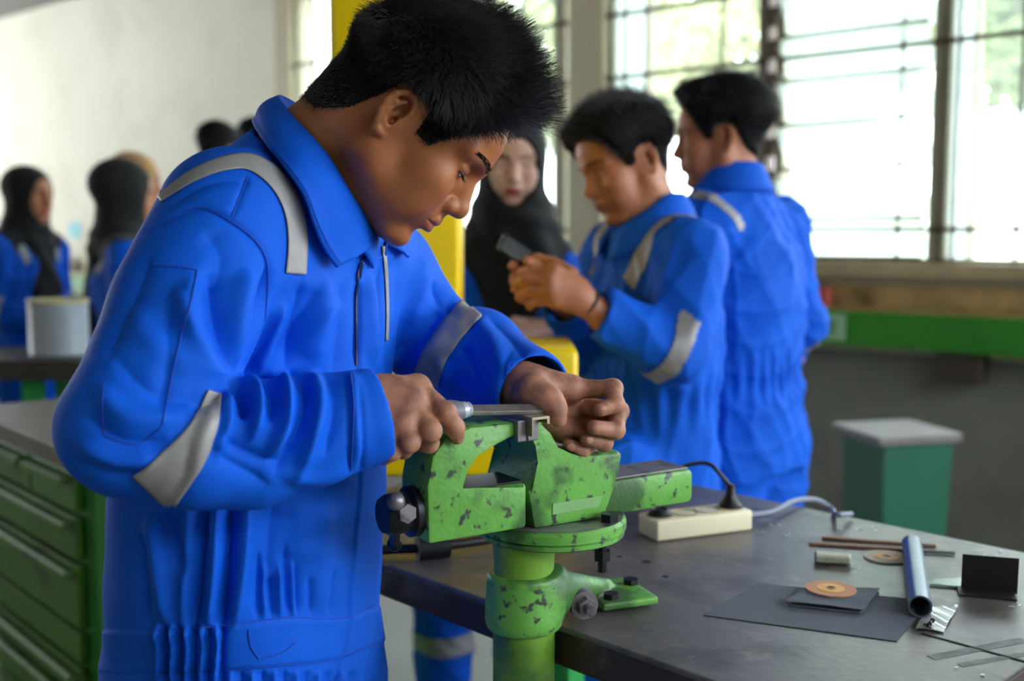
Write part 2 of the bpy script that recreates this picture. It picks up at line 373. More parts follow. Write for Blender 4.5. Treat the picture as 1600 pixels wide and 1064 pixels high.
a = sx(1322); mb = MB(); wbox(mb, a-.075, a+.075, (g0+g1)/2-.058, (g0+g1)/2+.062, -off-.034, -off-.0305, .001); o = mb.build('square_sticker', pmat('faded_label', (150, 190, 150), .6), None); props(o, 'pale square sticker on the green rail beside the standing student', 'sticker')
mb = MB(); wbox(mb, a-.035, a+.035, (g0+g1)/2-.03, (g0+g1)/2+.035, -off-.0355, -off-.034, .001); mb.build('printed_mark', pmat('faded_print', (104, 150, 112), .6), o)
a = sx(1303); mb = MB(); mb.cyl(wxy(a, -.08, g0+.013), wxy(a, -.08, g0+.10), .03); o = mb.build('red_pot', pmat('red_plastic', (170, 60, 50), .5), None, True); props(o, 'small red pot on the wall worktop behind the right student', 'pot')
mb = MB(); mb.cyl(wxy(a, -.08, g0+.101), wxy(a, -.08, g0+.112), .032); mb.build('lid', pmat('dark_lid', (60, 40, 40), .5), o, True)
a = sx(118); mb = MB(); wbox(mb, a-.10, a+.10, zw(118, 372), zw(118, 347), -.006, -.001); o = mb.build('wall_notice', pmat('light_blue_paper', (150, 215, 225), .7), None); props(o, 'small light blue notice on the cream wall behind the women', 'notice')
# jars and tins standing on the worktop at the far left
for i, (px, h, r, rgb, nm, lb) in enumerate(((92, .15, .055, (150, 150, 140), 'storage_jar', 'grey jar on the far worktop, left one between the two women'), (112, .12, .06, (196, 196, 186), 'storage_tin', 'pale tin on the far worktop in the gap between the two women'), (20, .16, .06, (120, 124, 120), 'storage_canister', 'grey canister on the far worktop at the photo\'s left edge'))):
    b = PW(px, 430, off/2); b.z = g0+.013
    mb = MB(); mb.lathe(b, [(r, 0), (r, h*.8), (r*.8, h*.9), (r*.8, h)]); o = mb.build(nm, pmat('jar_%d' % i, rgb, .4), None, True); props(o, lb, 'container')
# ================================================================ outside the windows
M_sunwall = pmat('white_render', (240, 238, 228), .8, var=.03); M_leaf = [pmat('leaf_%d' % i, c, .6, var=.3, scale=30) for i, c in enumerate(((120, 128, 74), (136, 140, 84), (104, 120, 70)))]
mb = MB(); mb.box(wxy(-4, 14, -.06), (60, 27, .1), RW); o = mb.build('ground_outside', pmat('pale_concrete', (225, 220, 205), .9), None, kind='structure')
mb = MB(); mb.box(wxy(-4, 9, .9), (34, .3, 1.8), RW)
o = mb.build('boundary_wall', M_sunwall, None, kind='structure')
rng = np.random.default_rng(5)
def crown(c, r, n, ls, mat, name, parent):
    d = rng.normal(size=(n, 3)); d /= np.linalg.norm(d, axis=1)[:, None]; rad = rng.uniform(.35, 1, n)**.5
    lump = 1+.25*np.sin(d[:, 0]*5+c[0])*np.cos(d[:, 2]*6)
    p = np.array(c)+d*(rad*lump)[:, None]*np.array(r); a = rng.normal(size=(n, 3)); b = rng.normal(size=(n, 3))
    a /= np.linalg.norm(a, axis=1)[:, None]; b = np.cross(a, b); b /= np.linalg.norm(b, axis=1)[:, None]; s = ls*rng.uniform(.6, 1.3, (n, 1))
    V = np.stack([p-a*s, p-b*s*.45, p+a*s, p+b*s*.45], 1).reshape(-1, 3); F = np.arange(4*n).reshape(-1, 4)
    return from_np(name, V, F, mat, parent, False)
for i, (s, off_, h, r, lab) in enumerate(((-11.5, 13.5, 4.6, 2.3, 'leafy green tree outside seen behind the kneeling light of the left window'), (-6.2, 12, 4.3, 2.2, 'leafy tree outside seen left of the tan pillar'), (-1.5, 12.5, 4.4, 2.2, 'leafy tree outside seen above the two standing male students'), (3.4, 15, 5.2, 2.3, 'leafy tree outside seen behind the louvre glass'), (8.6, 12.5, 4.4, 2.7, 'leafy tree outside seen through the far right pane'))):
    lab = ('leafy tree outside seen through the narrow bright gap left of the yellow machine',)[0] if i == 0 else lab
    b = wxy(s, off_, 0); t = empty('tree', b, lab, 'tree', 'trees outside the windows')
    mb = MB(); mb.tube(smooth_path([b, b+Vector((.1, .05, 1.5)), b+Vector((-.1, 0, 3.2)), b+Vector((.1, .1, h))], 4), [.18-.01*k for k in range(13)], 10); mb.build('trunk', pmat('bark', (96, 84, 64), .9, bump=.3), t, True)
    crown((b.x, b.y, h), (r, r, r*.75), 5200, .17, M_leaf[i % 3], 'crown', t)
# ================================================================ the steel workbench
BZ = .90
def bz(px, py, dz=0): return PZ(px, py, BZ+dz)
A0 = bz(600, 880); B0 = bz(1116, 1064); e1 = (B0-A0).normalized(); e2 = Vector((-e1.y, e1.x, 0))
if e2.y < 0: e2 = -e2
BW = (bz(1400, 822)-A0).dot(e2); sL = (bz(400, 809)-A0).dot(e1)-.02; sR = (bz(1576, 1056)-A0).dot(e1)
R1 = Matrix((e1, e2, Vector((0, 0, 1)))).transposed()
def bpt(s, t, z): return A0+e1*s+e2*t+Vector((0, 0, z-BZ))
M_top = pmat('oily_steel_top', (104, 98, 98), .40, metal=.2, var=.16, scale=5, rgb2=(58, 52, 50), thr=.6, soft=.1, pscale=9, bump=.25, bscale=70, rgb3=(128, 118, 108), thr3=.67, p3scale=26)
M_edge = pmat('dark_bench_edge', (56, 42, 38), .6, var=.25, scale=8, rgb2=(92, 76, 66), thr=.62, pscale=14)
M_bgreen = pmat('bench_green', (40, 160, 74), .4, var=.1)
wb = empty('workbench', bpt((sL+sR)/2, BW/2, 0), 'long dark steel workbench on green legs carrying the vise and power strip', 'workbench')
mb = MB(); mb.box(bpt((sL+sR)/2, BW/2, BZ-.0035), (sR-sL, BW, .007), R1, .002); mb.build('bench_top', M_top, wb)
mb = MB(); mb.box(bpt((sL+sR)/2, BW/2, BZ-.0275), (sR-sL-.006, BW-.006, .040), R1, .003); mb.build('edge_board', M_edge, wb)
v = bz(1510, 1014); s1_ = (bz(1440, 990)-A0); t_ = s1_.dot(e2)
mb = MB(); mb.box(bpt((s1_.dot(e1)+sR)/2, t_, BZ+.0004), (sR-s1_.dot(e1), .0035, .0008), R1); mb.build('seam', pmat('black_seam', (20, 17, 16), .8), wb)
lg = bz(887, 960)
for i, (s, t) in enumerate((((P(588, 960, 1.6)-A0).dot(e1), .05), (sR-.12, .06), ((P(887, 1040, 1.95)-A0).dot(e1), (P(887, 1040, 1.95)-A0).dot(e2)), (sR-.12, BW-.06), (sL+.05, BW-.06))):
    mb = MB(); c = bpt(s, t, (BZ-.05)/2); mb.box((c.x, c.y, (BZ-.05)/2), (.045, .045, BZ-.05), R1, .003); mb.build('leg', M_bgreen, wb)
for t in (.07, BW-.08):
    mb = MB(); mb.box(bpt((sL+sR)/2, t, .8), (sR-sL-.2, .03, .06), R1) if t > .2 else mb.box(bpt((sL+sR)/2, t+.02, .83), (sR-sL-.2, .03, .02), R1); mb.build('rail', pmat('dark_rail', (40, 36, 34), .6), wb)
for i, (px, py, r) in enumerate(((1010, 878, .006), (1040, 901, .004), (968, 870, .004))):
    c = bz(px, py); mb = MB(); mb.cyl(c+Vector((0, 0, -.001)), c+Vector((0, 0, .0006)), r, n=14); mb.build('bolt_hole', pmat('black_seam', (20, 17, 16)), wb)
# chalky smears and scratches worn into the top
mb = MB()
for a, b, wd in (((1455, 1028), (1600, 1000), .012), ((1500, 1040), (1600, 1022), .008)):
    a = bz(*a); b = bz(*b); d = (b-a); mb.box((a+b)/2+Vector((0, 0, .0003)), (d.length, wd, .0004), frame(d, (0, 0, 1)))
mb.build('chalk_smear', pmat('chalk', (120, 126, 124), .8, var=.3, scale=40), wb)
# ---- power strip
q0 = bz(1026, 848); q1 = bz(1176, 829); d = (q1-q0).normalized(); n = Vector((-d.y, d.x, 0)); Rp = frame(d, (0, 0, 1)); Lp = (q1-q0).length
M_plast = pmat('ivory_plastic', (232, 222, 188), .4, var=.04, rgb2=(196, 184, 148), thr=.68, soft=.1, pscale=14); M_blk = pmat('black_rubber', (22, 22, 24), .45)
ps = empty('power_strip', (q0+q1)/2+n*.025, 'ivory four-socket power strip lying on the bench behind the vise', 'power strip')
hp = .030; cc = (q0+q1)/2+n*.027+Vector((0, 0, hp/2+.0005))
mb = MB(); mb.box(cc, (Lp, .054, hp), Rp, .004, 3); body = mb.build('housing', M_plast, ps, True)
for i in range(4):
    c = cc+d*(Lp*(-.37+.247*i))+Vector((0, 0, hp/2)); mb = MB()
    mb.lathe(c, [(.0195, -.001), (.0195, .0012), (.018, .0012), (.0165, -.006), (.0001, -.006)], n=24); o = mb.build('socket', pmat('socket_dark_ivory', (170, 158, 120), .5), ps, True)  # sockets take a darker ivory than the housing
    mb = MB(); mb.cyl(c+d*.008+Vector((0, 0, -.0065)), c+d*.008+Vector((0, 0, -.0055)), .0025, n=10); mb.cyl(c-d*.008+Vector((0, 0, -.0065)), c-d*.008+Vector((0, 0, -.0055)), .0025, n=10); mb.build('socket_hole', M_blk, o)
def plug(c, h, name, lab, cable):
    e = empty(name, c, lab, 'plug'); mb = MB()
    mb.lathe(c, [(.0001, 0), (.0165, 0), (.0165, .006), (.012, .012), (.0075, h*.6), (.006, h), (.0001, h)], n=20); mb.build('plug_body', M_blk, e, True)
    if cable: mb = MB(); mb.tube(smooth_path([c+Vector((0, 0, h*.9))]+cable, 6), .0032); mb.build('cable', M_blk, e, True)
cs = [cc+d*(Lp*(-.37+.247*i))+Vector((0, 0, hp/2-.002)) for i in range(4)]
Yp = cs[3].y
plug(cs[3], .036, 'black_plug', 'black plug with a cable arching left in the right end of the power strip', [P(1126, 742, Yp), P(1110, 726, Yp+.01), P(1088, 724, Yp+.04), P(1060, 735, Yp+.1), bz(1040, 772, .006)])
plug(cs[0], .010, 'flat_black_plug', 'low black plug pushed into the left end of the power strip', None)
g = [q1+n*.03+d*.003+Vector((0, 0, .015)), P(1205, 800, q1.y+.06), P(1240, 783, q1.y+.13), P(1275, 781, q1.y+.19), P(1300, 795, q1.y+.21), bz(1306, 804, .015), bz(1330, 803, .0075)]
mb = MB(); mb.tube(smooth_path(g, 8), .0042); o = mb.build('grey_cable', pmat('grey_cable', (122, 128, 150), .5), None, True); props(o, 'grey cable looping from the right end of the power strip over the bench', 'cable')
# ---- sheets, discs, pipe and scraps
def quad_sheet(name, pts, th, mat, z=.0004, sag=0):
    V = [bz(*p) for p in pts]; mb = MB(); N_ = 14; bmn = mb.bm; grid = []
    for k in (0, 1):
        g = [[bmn.verts.new(V[0].lerp(V[1], i/N_).lerp(V[3].lerp(V[2], i/N_), j/N_)+Vector((0, 0, z+k*th+sag*(math.sin(i*.7+j*.3)+1)))) for j in range(N_+1)] for i in range(N_+1)]; grid.append(g)
    for k, g in enumerate(grid):
        for i in range(N_):
            for j in range(N_): bmn.faces.new((g[i][j], g[i+1][j], g[i+1][j+1], g[i][j+1]))
    a, b = grid
    for i in range(N_):
        for (i0, j0, i1, j1) in ((i, 0, i+1, 0), (i, N_, i+1, N_), (0, i, 0, i+1), (N_, i, N_, i+1)): bmn.faces.new((a[i0][j0], a[i1][j1], b[i1][j1], b[i0][j0]))
    return mb.build(name, mat, None, True)
M_sand = pmat('grey_abrasive', (92, 98, 112), .85, var=.06, scale=200, bump=.4, bscale=900)
o = quad_sheet('abrasive_sheet', [(1099, 962), (1183, 912), (1452, 940), (1401, 1003)], .0008, M_sand); props(o, 'large flat grey sheet of sandpaper on the bench under the smaller one', 'sandpaper')
# folded smaller sheet
e = empty('folded_abrasive_sheet', bz(1300, 935), 'small folded sheet of grey sandpaper lying on the large grey sheet', 'sandpaper')
o = quad_sheet('lower_leaf', [(1234, 950), (1264, 920), (1371, 925), (1344, 962)], .0008, M_sand, .0022); o.parent = e; o.matrix_parent_inverse = mw(e).inverted()
o = quad_sheet('upper_leaf', [(1225, 949), (1264, 924), (1374, 929), (1350, 962)], .0008, M_sand, .0062, .0006); o.parent = e; o.matrix_parent_inverse = mw(e).inverted()
mb = MB(); f0 = bz(1264, 922, .0045); f1 = bz(1373, 927, .0045); mb.tube([f0, (f0+f1)/2, f1], .0022, 8); mb.build('fold', M_sand, e, True)
def disc(name, c, r, z, lab, ring):
    e = empty(name, c+Vector((0, 0, z)), lab, 'grinding disc'); c = c+Vector((0, 0, z)); mb = MB()
    mb.lathe(c, [(r*.15, 0), (r, 0), (r, .0016), (r*.15, .0016), (r*.15, 0)], n=40); mb.build('abrasive_ring', pmat(ring, (206, 146, 112) if ring == 'salmon_disc' else (190, 176, 156), .7, var=.1, scale=30), e, True)
    mb = MB(); mb.lathe(c, [(r*.2, .0017), (r*.55, .0017), (r*.55, .0021), (r*.2, .0021), (r*.2, .0017)], n=36); mb.build('paper_label', pmat('orange_label', (236, 176, 96), .6, var=.15, scale=60), e, True)
    mb = MB(); mb.lathe(c, [(r*.12, .0018), (r*.2, .0018), (r*.2, .0026), (r*.12, .0026), (r*.12, .0018)], n=24); mb.build('hub_ring', pmat('brass_ring', (120, 86, 40), .4, metal=.7), e, True)
c = bz(1298, 931); r = (bz(1337, 931)-bz(1260, 931)).length/2; disc('grinding_disc', c, r, .0080, 'orange and white grinding disc lying on the small folded sandpaper', 'salmon_disc')
disc('grinding_disc', bz(1386, 872), .030, .0006, 'pale grinding disc lying on the bench behind the short grey pipe', 'pale_disc')
# pipe
pa = bz(1437, 967); pb = bz(1424, 866); rr = .0130; dz = Vector((0, 0, rr+.001)); ax = (pb-pa); R = frame(ax.cross(Vector((0, 0, 1))), ax); Lq = ax.length
mb = MB(); mb.lathe(pa+dz, [(rr*.82, Lq-.004), (rr*.82, .001), (rr*.84, 0), (rr, 0), (rr, Lq), (rr*.82, Lq)], R, 32); o = mb.build('steel_pipe', pmat('grey_pipe', (112, 124, 138), .35, metal=.55, var=.15, scale=18), None, True); props(o, 'short grey steel pipe lying on the bench with its open end forward', 'pipe')
# black angle bracket
ba = bz(1503, 927); bb = bz(1592, 935); d2 = (bb-ba).normalized(); n2 = Vector((-d2.y, d2.x, 0)); Rb = frame(d2, (0, 0, 1)); L2 = (bb-ba).length
M_black = pmat('black_sheet_steel', (26, 24, 22), .5, var=.2, rgb2=(52, 46, 42), thr=.66, pscale=14)
e = empty('angle_bracket', (ba+bb)/2, 'black bent sheet metal bracket standing at the right edge of the bench', 'bracket')
mb = MB(); mb.box((ba+bb)/2+n2*.012+Vector((0, 0, .023)), (L2, .002, .045), Rb @ Matrix.Rotation(math.radians(4), 3, 'X'), .0006); mb.build('upright_flange', M_black, e)
mb = MB(); mb.box((ba+bb)/2+n2*.002-d2*.004+Vector((0, 0, .0022)), (L2*1.02, .03, .002), Rb @ Matrix.Rotation(math.radians(3), 3, 'X'), .0006); mb.build('foot_flange', M_black, e)
# glass strip, pale block, plastic sachet with screws
M_gl = pmat('greenish_offcut', (150, 176, 158), .15, var=.1); o = quad_sheet('glass_strip', [(1453, 916), (1460, 909), (1512, 906), (1508, 921)], .003, M_gl); props(o, 'pale green glass strip lying flat left of the black bracket', 'glass strip')
c = bz(1305, 884); d3 = (bz(1340, 884)-bz(1285, 880)).normalized(); mb = MB(); mb.box(c+Vector((0, .012, .007)), (.046, .024, .011), frame(d3, (0, 0, 1)), .0025, 1); o = mb.build('stone_block', pmat('pale_stone', (176, 180, 160), .6, var=.2, scale=40), None, True); props(o, 'small pale grey stone block on the bench left of the pale disc', 'block')
e = empty('plastic_sachet', bz(1465, 975), 'clear plastic sachet holding tiny black screws beside the pipe mouth', 'sachet')
o = quad_sheet('film', [(1431, 985), (1450, 950), (1497, 950), (1474, 990)], .0012, pmat('clear_film', (150, 152, 158), .18, var=.3, scale=60, coat=.5), .0006, .0012); o.parent = e; o.matrix_parent_inverse = mw(e).inverted()
for i, (px, py) in enumerate(((1448, 975), (1455, 971), (1452, 979))):
    c = bz(px, py, .0062); a = .4+i*.5; v = Vector((math.cos(a), math.sin(a), 0))*.004; mb = MB(); mb.cyl(c-v, c+v, .0012, n=8); mb.cyl(c+v, c+v*1.3, .0026, n=10); mb.build('screw', M_blk, e)
M_rust = pmat('rusty_strip', (128, 92, 70), .6, var=.3, scale=14)
for i, (a, b, wd, lab) in enumerate((((1264, 851), (1432, 861), .012, 'long rusty flat metal strip, front one of two, at the back of the bench'), ((1284, 842), (1462, 855), .009, 'long orange-brown metal strip, rear one of two, at the back of the bench'), ((1405, 862), (1492, 867), .007, 'short dark metal rod behind the pipe on the bench'))):
    a = bz(*a); b = bz(*b); dd = b-a; mb = MB(); mb.box((a+b)/2+Vector((0, 0, .002+.0004*i)), (dd.length, wd, .003), frame(dd, (0, 0, 1)), .0008)
    o = mb.build('metal_strip', M_rust if i < 2 else M_black, None); props(o, lab, 'metal strip')
rng2 = random.Random(3); mb = MB()
for (px, py, n_, sp) in ((1210, 820, 3, 8), (1231, 836, 3, 5), (1330, 822, 6, 22), (1357, 825, 5, 14), (1190, 832, 2, 6), (1330, 886, 5, 14), (1550, 868, 6, 25), (1585, 945, 6, 12), (1500, 1045, 2, 40), (1290, 828, 3, 20)):
    for _ in range(n_):
        c = bz(px+rng2.uniform(-sp, sp), py+rng2.uniform(-sp, sp)*.3, .0012); mb.box(c, (rng2.uniform(.0015, .004), rng2.uniform(.001, .003), .0008), Matrix.Rotation(rng2.uniform(0, 3), 3, 'Z'))
o = mb.build('metal_shavings', pmat('bright_shavings', (214, 216, 220), .3, metal=.3)); props(o, 'scattered bright metal shavings on the bench top', 'shavings', kind='stuff')
# ================================================================ yellow machine on the bench
M_yel = pmat('yellow_enamel', (252, 214, 4), .35, var=.04)
Ym = bz(618, 752).y
x0 = P(530, 700, Ym).x; x1 = P(903, 700, Ym).x; zt_ = P(850, 546, Ym).z
ym = empty('yellow_machine', ((x0+x1)/2, Ym+.15, BZ), 'yellow enamelled bench machine with a tall column housing behind the worker', 'machine')
mb = MB(); mb.box(((x0+x1)/2, Ym+.12, (zt_+BZ)/2+.003), (x1-x0, .24, zt_-BZ-.006), None, .012, 3); mb.build('base_cabinet', M_yel, ym, True)
cx0 = P(522, 300, Ym+.1).x; cx1 = P(720, 300, Ym+.1).x
mb = MB(); mb.box(((cx0+cx1)/2, Ym+.15, (zt_+2.1)/2), (cx1-cx0, .16, 2.1-zt_), None, .012, 3); mb.build('column_housing', M_yel, ym, True)
mb = MB(); mb.box(((cx0+cx1)/2, Ym+.064, 1.9), (.12, .012, .2), None, .004); mb.build('cover_plate', M_yel, ym)
# ================================================================ green drawer cabinet behind the worker, left
F0 = bz(0, 657); F1 = bz(94, 694); u = (F1-F0).normalized(); v_ = Vector((-u.y, u.x, 0))
Rc = Matrix((u, v_, Vector((0, 0, 1)))).transposed()
M_dg = pmat('dark_green_enamel', (72, 126, 16), .45, var=.15, scale=5, rgb2=(44, 80, 14), thr=.6, pscale=7); M_dg2 = pmat('cabinet_side_green', (40, 122, 34), .45, var=.1, scale=4)
def onface(px, py):
    r = ray(px, py); k = (F0+v_*.03-CAM).dot(v_)/r.dot(v_); return CAM+r*k
cR = (onface(146, 900)-F0).dot(u); cL = (bz(-70, 641)-F0).dot(u); dep = .62
def cpt(s, t, z): p = F0+u*s+v_*t; p.z = z; return p
cb = empty('drawer_cabinet', cpt((cL+cR)/2, .3, 0), 'dark green steel drawer cabinet with a worn dark top behind the worker', 'cabinet')
mb = MB(); mb.box(cpt((cL+cR)/2, dep/2+.035, .43), (cR-cL, dep, .84), Rc, .004); mb.build('body', M_dg2, cb)
mb = MB(); mb.box(cpt((cL+cR)/2, dep/2+.02, .878), (cR-cL+.06, dep+.06, .044), Rc, .004); mb.build('worktop', pmat('worn_cabinet_top', (104, 94, 84), .5, var=.2, scale=6), cb)
zz = [onface(135, y).z for y in (768, 814, 888, 984, 1045)]
rows = [(.845, zz[1]+.012, 2), (zz[1]+.006, zz[2]+.012, 1), (zz[2]+.006, zz[3], 1), (zz[3]-.006, zz[4]+.012, 0), (zz[4]+.006, zz[4]-.045, 1), (zz[4]-.05, zz[4]-.15, 1), (zz[4]-.156, .06, 1)]
for (zh, zl, nd) in rows:
    n_ = max(nd, 1)
    for i in range(n_):
        a = cL+.03+(cR-cL-.07)*i/n_; b = cL+.03+(cR-cL-.07)*(i+1)/n_-.01
        if n_ == 2: a, b = ((cL+.03, cR-.32), (cR-.31, cR-.05))[i]
        mb = MB(); mb.box(cpt((a+b)/2, .026, (zh+zl)/2), (b-a, .02, abs(zh-zl)-.006), Rc, .003); dr = mb.build('drawer', M_dg, cb)
        if nd:
            mb = MB(); Mx = Matrix.Translation(cpt(a+.01, .016, zh-.012)) @ (Rc @ Matrix(((0, 0, 1), (-1, 0, 0), (0, 1, 0)))).to_4x4()
            mb.prism([(0, 0), (.018, 0), (.026, -.006), (.026, -.02), (.022, -.02), (.022, -.008), (0, -.008)], Mx, b-a-.02); mb.build('handle', M_dg, dr)
# ================================================================ rear bench with a paint tin
tz = .90; ra = PZ(0, 562, tz); rb = PZ(120, 566, tz)
rb_ = empty('rear_workbench', (ra.x, ra.y, 0), 'dark topped rear workbench on green legs in front of the women at left', 'workbench')
mb = MB(); L3 = 2.6; mb.box((rb.x+.35-L3/2, ra.y+.2, tz-.035), (L3, .44, .07), None, .004); mb.build('bench_top', pmat('rear_top', (62, 56, 54), .5, var=.1), rb_)
xr = P(85, 618, ra.y+.25).x
for x in (xr, xr+.5, xr-1.9):
    for y in (ra.y+.08, ra.y+.36): mb = MB(); mb.box((x, y, (tz-.07)/2), (.07, .05, tz-.07), None, .003); mb.build('leg', M_bgreen, rb_)
cn = PZ(94, 553, tz); r = 44/1700*cn.y; h = 86/1700*cn.y
tn = empty('paint_tin', cn, 'white and grey paint tin with a yellowed rim on the rear bench', 'tin')
mb = MB(); mb.lathe(cn+Vector((0, 0, .001)), [(.0001, .004), (r*.97, .004), (r, 0), (r*1.02, .004), (r, .010), (r, h-.012), (r*.0001+r, h-.012)], n=48); mb.build('can_body', pmat('white_grey_tin', (172, 178, 188), .35, var=.1, scale=3, rgb2=(150, 160, 178), thr=.5, soft=.2, pscale=4), tn, True)
mb = MB(); mb.lathe(cn+Vector((0, 0, .001)), [(r*.9, h-.02), (r*.9, h-.004), (r*.96, h), (r*1.03, h), (r*1.035, h-.008), (r*1.0, h-.014)], n=48); mb.build('rim', pmat('yellowed_rim', (206, 196, 150), .4, var=.2, rgb2=(190, 160, 40), thr=.58, pscale=5), tn, True)
mb = MB(); mb.lathe(cn+Vector((0, 0, .001)), [(r*.9, h-.016), (.0001, h-.016)], n=48); mb.build('lid', pmat('tin_lid', (190, 186, 170), .4), tn, True)
# ================================================================ green pedestal stool by the wall
Ys = 3.35; sz = P(1410, 678, Ys).z; sx0 = P(1363, 760, Ys).x; sx1 = P(1476, 760, Ys).x
ms = empty('pedestal_stool', ((sx0+sx1)/2, Ys+.12, 0), 'dark green tapered pedestal stool with a grey top beyond the bench', 'stool')
wd = sx1-sx0; cxx = (sx0+sx1)/2; Rz = Matrix.Rotation(math.radians(14), 3, 'Z')
mb = MB(); bm = mb.bm; vs = []
for z, k in ((0, .9), (sz-.03, 1.08)):
    for (a, b) in ((-1, -1), (1, -1), (1, 1), (-1, 1)): vs.append(bm.verts.new(Rz @ Vector((a*wd/2*k, b*wd/2*k, 0))+Vector((cxx, Ys+.12, z))))
for i in range(4): bm.faces.new((vs[i], vs[(i+1) % 4], vs[4+(i+1) % 4], vs[4+i]))
bm.faces.new(vs[:4][::-1]); bm.faces.new(vs[4:]); mb.build('pedestal', pmat('teal_green_enamel', (4, 92, 66), .4, var=.06), ms)
mb = MB(); mb.box((cxx-.005, Ys+.12, sz-.016), (wd*1.3, wd*1.25, .028), Rz, .004); mb.build('seat_plate', pmat('grey_seat_plate', (116, 108, 108), .5, var=.1), ms)
# ================================================================ the green bench vise
M_vg = pmat('chipped_green_paint', (100, 166, 70), .42, var=.14, scale=14, rgb2=(56, 62, 60), thr=.61, soft=.03, pscale=70, bump=.35, bscale=160, rgb3=(60, 102, 50), thr3=.54, p3scale=9)
M_vo = pmat('old_green_paint', (104, 150, 44), .45, var=.25, scale=9, rgb2=(30, 80, 52), thr=.6, soft=.08, pscale=10, bump=.35, bscale=120)
M_st = pmat('worn_steel', (128, 124, 130), .38, metal=.6, var=.2, scale=20, rgb2=(78, 72, 78), thr=.6, pscale=30)
M_dk = pmat('oily_dark_steel', (38, 40, 42), .35, metal=.6, var=.2, scale=20)
va = Vector((.848, .53, 0)); vn = Vector((-.53, .848, 0)); VC = P(862, 840, 1.19); VC.z = 0
RV = Matrix((va, vn, Vector((0, 0, 1)))).transposed()
def vp(s, t, z): p = VC+va*s+vn*t; p.z = z; return p
vi = empty('bench_vise', (.014, 1.19, 0), 'chipped green bench vise on a post clamped to the bench edge', 'vise')
def vprism(pts, t0, t1, bev=.003):
    mb = MB(); M = Matrix.Translation(vp(0, t1, 0)) @ (RV @ Matrix(((1, 0, 0), (0, 0, -1), (0, 1, 0)))).to_4x4(); mb.prism(pts, M, t1-t0, bev); return mb
# fixed jaw body
o = vprism([(-.052, 1.019), (-.060, 1.06), (-.044, 1.09), (-.048, 1.112), (-.062, 1.118), (-.062, 1.135), (-.042, 1.135), (-.036, 1.118), (-.026, 1.101), (-.006, 1.091), (.010, 1.090), (.058, 1.092), (.064, 1.088), (.060, 1.066), (.040, 1.019)], -.045, .045, .004).build('fixed_jaw', M_vg, vi, True)
vprism([(-.0655, 1.116), (-.0655, 1.138), (-.052, 1.138), (-.052, 1.116)], -.052, .052, .001).build('jaw_plate', M_st, o)
vprism([(-.004, 1.0915), (.056, 1.0925), (.056, 1.0935), (-.004, 1.0925)], -.036, .036, .0004).build('anvil_face', M_st, o)
vprism([(-.030, 1.032), (.030, 1.032), (.036, 1.044), (-.030, 1.044)], -.0462, -.0452, .0003).build('faded_nameplate', pmat('faded_plate', (120, 172, 104), .5, var=.1, scale=20), o)
# movable jaw with its open arch
arch = [(-.178, 1.022), (-.179, 1.080), (-.173, 1.110), (-.156, 1.129), (-.128, 1.1355), (-.070, 1.1355), (-.070, 1.121), (-.104, 1.118), (-.124, 1.109), (-.137, 1.094), (-.143, 1.076), (-.142, 1.070), (-.062, 1.070), (-.062, 1.022)]
mj = vprism(arch, -.045, .015, .004).build('moving_jaw', M_vg, vi, True)
vprism([(-.078, 1.116), (-.078, 1.138), (-.0672, 1.138), (-.0672, 1.116)], -.052, .052, .001).build('jaw_plate', M_st, mj)
vprism([(-.138, 1.0705), (-.064, 1.0705), (-.064, 1.0722), (-.138, 1.0722)], -.040, .010, .0004).build('slide_top', M_dk, mj)
# tail of the slide
ts = vprism([(.05, 1.015), (.176, 1.015), (.180, 1.020), (.180, 1.050), (.176, 1.054), (.05, 1.054)], -.030, .030, .003).build('slide_bar', M_vg, vi, True)
vprism([(.056, 1.0542), (.176, 1.0542), (.176, 1.0562), (.056, 1.0562)], -.026, .026, .0005).build('bar_top', M_st, ts)
# screw boss and handle
b0 = vp(-.178, -.015, 1.050); b1 = vp(-.196, -.0, 1.046)
mb = MB(); Rs = frame(vn, -va); mb.lathe(b0, [(.026, -.004), (.026, .008), (.021, .012), (.021, .030), (.018, .036), (.0001, .036)], Rs, 32); sc = mb.build('screw_head', M_dk, vi, True)
hb = vp(-.200, -.015, 1.050); hd_ = Vector((-.10, .80, -.60)).normalized()
mb = MB(); q = hb-hd_*.030; mb.cyl(q, hb+hd_*.085, .0058); mb.build('handle_bar', M_dk, sc, True)
mb = MB(); mb.sph(hb-hd_*.031, .0095); mb.build('handle_knob', M_st, sc, True)
mb = MB(); mb.sph(hb+hd_*.085, .0085); mb.build('handle_knob', M_dk, sc, True)
mb = MB(); mb.cyl(vp(-.200, -.030, 1.056), vp(-.200, -.044, 1.056), .010, n=6); mb.build('set_bolt', M_st, sc)
# swivel plates
c = VC.copy(); c.z = 0
mb = MB(); mb.lathe(c, [(.0001, .997), (.078, .997), (.081, .999), (.081, 1.003), (.079, 1.0045)], n=72); mb.build('lower_plate', M_vg, vi, True)
sw = MB().lathe(c, [(.079, 1.0045), (.083, 1.006), (.083, 1.015), (.080, 1.0185), (.0001, 1.0185)], n=72).build('swivel_plate', M_vg, vi, True)
MB().lathe(c, [(.079, 1.0187), (.079, 1.0193), (.0001, 1.0193)], n=60).build('plate_face', M_st, sw, True)
for (s, t) in ((.035, -.060), (-.03, .065), (.065, .03)):
    p = vp(s, t, 1.019); MB().cyl(p, p+Vector((0, 0, .009)), .0105, n=6).build('bolt', M_dk, sw)
p = vp(.030, -.054, .0); MB().cyl((p.x, p.y, .962), (p.x, p.y, .998), .005, n=10).cyl((p.x, p.y, .975), (p.x, p.y, .986), .0095, n=6).build('bolt', M_dk, sw)
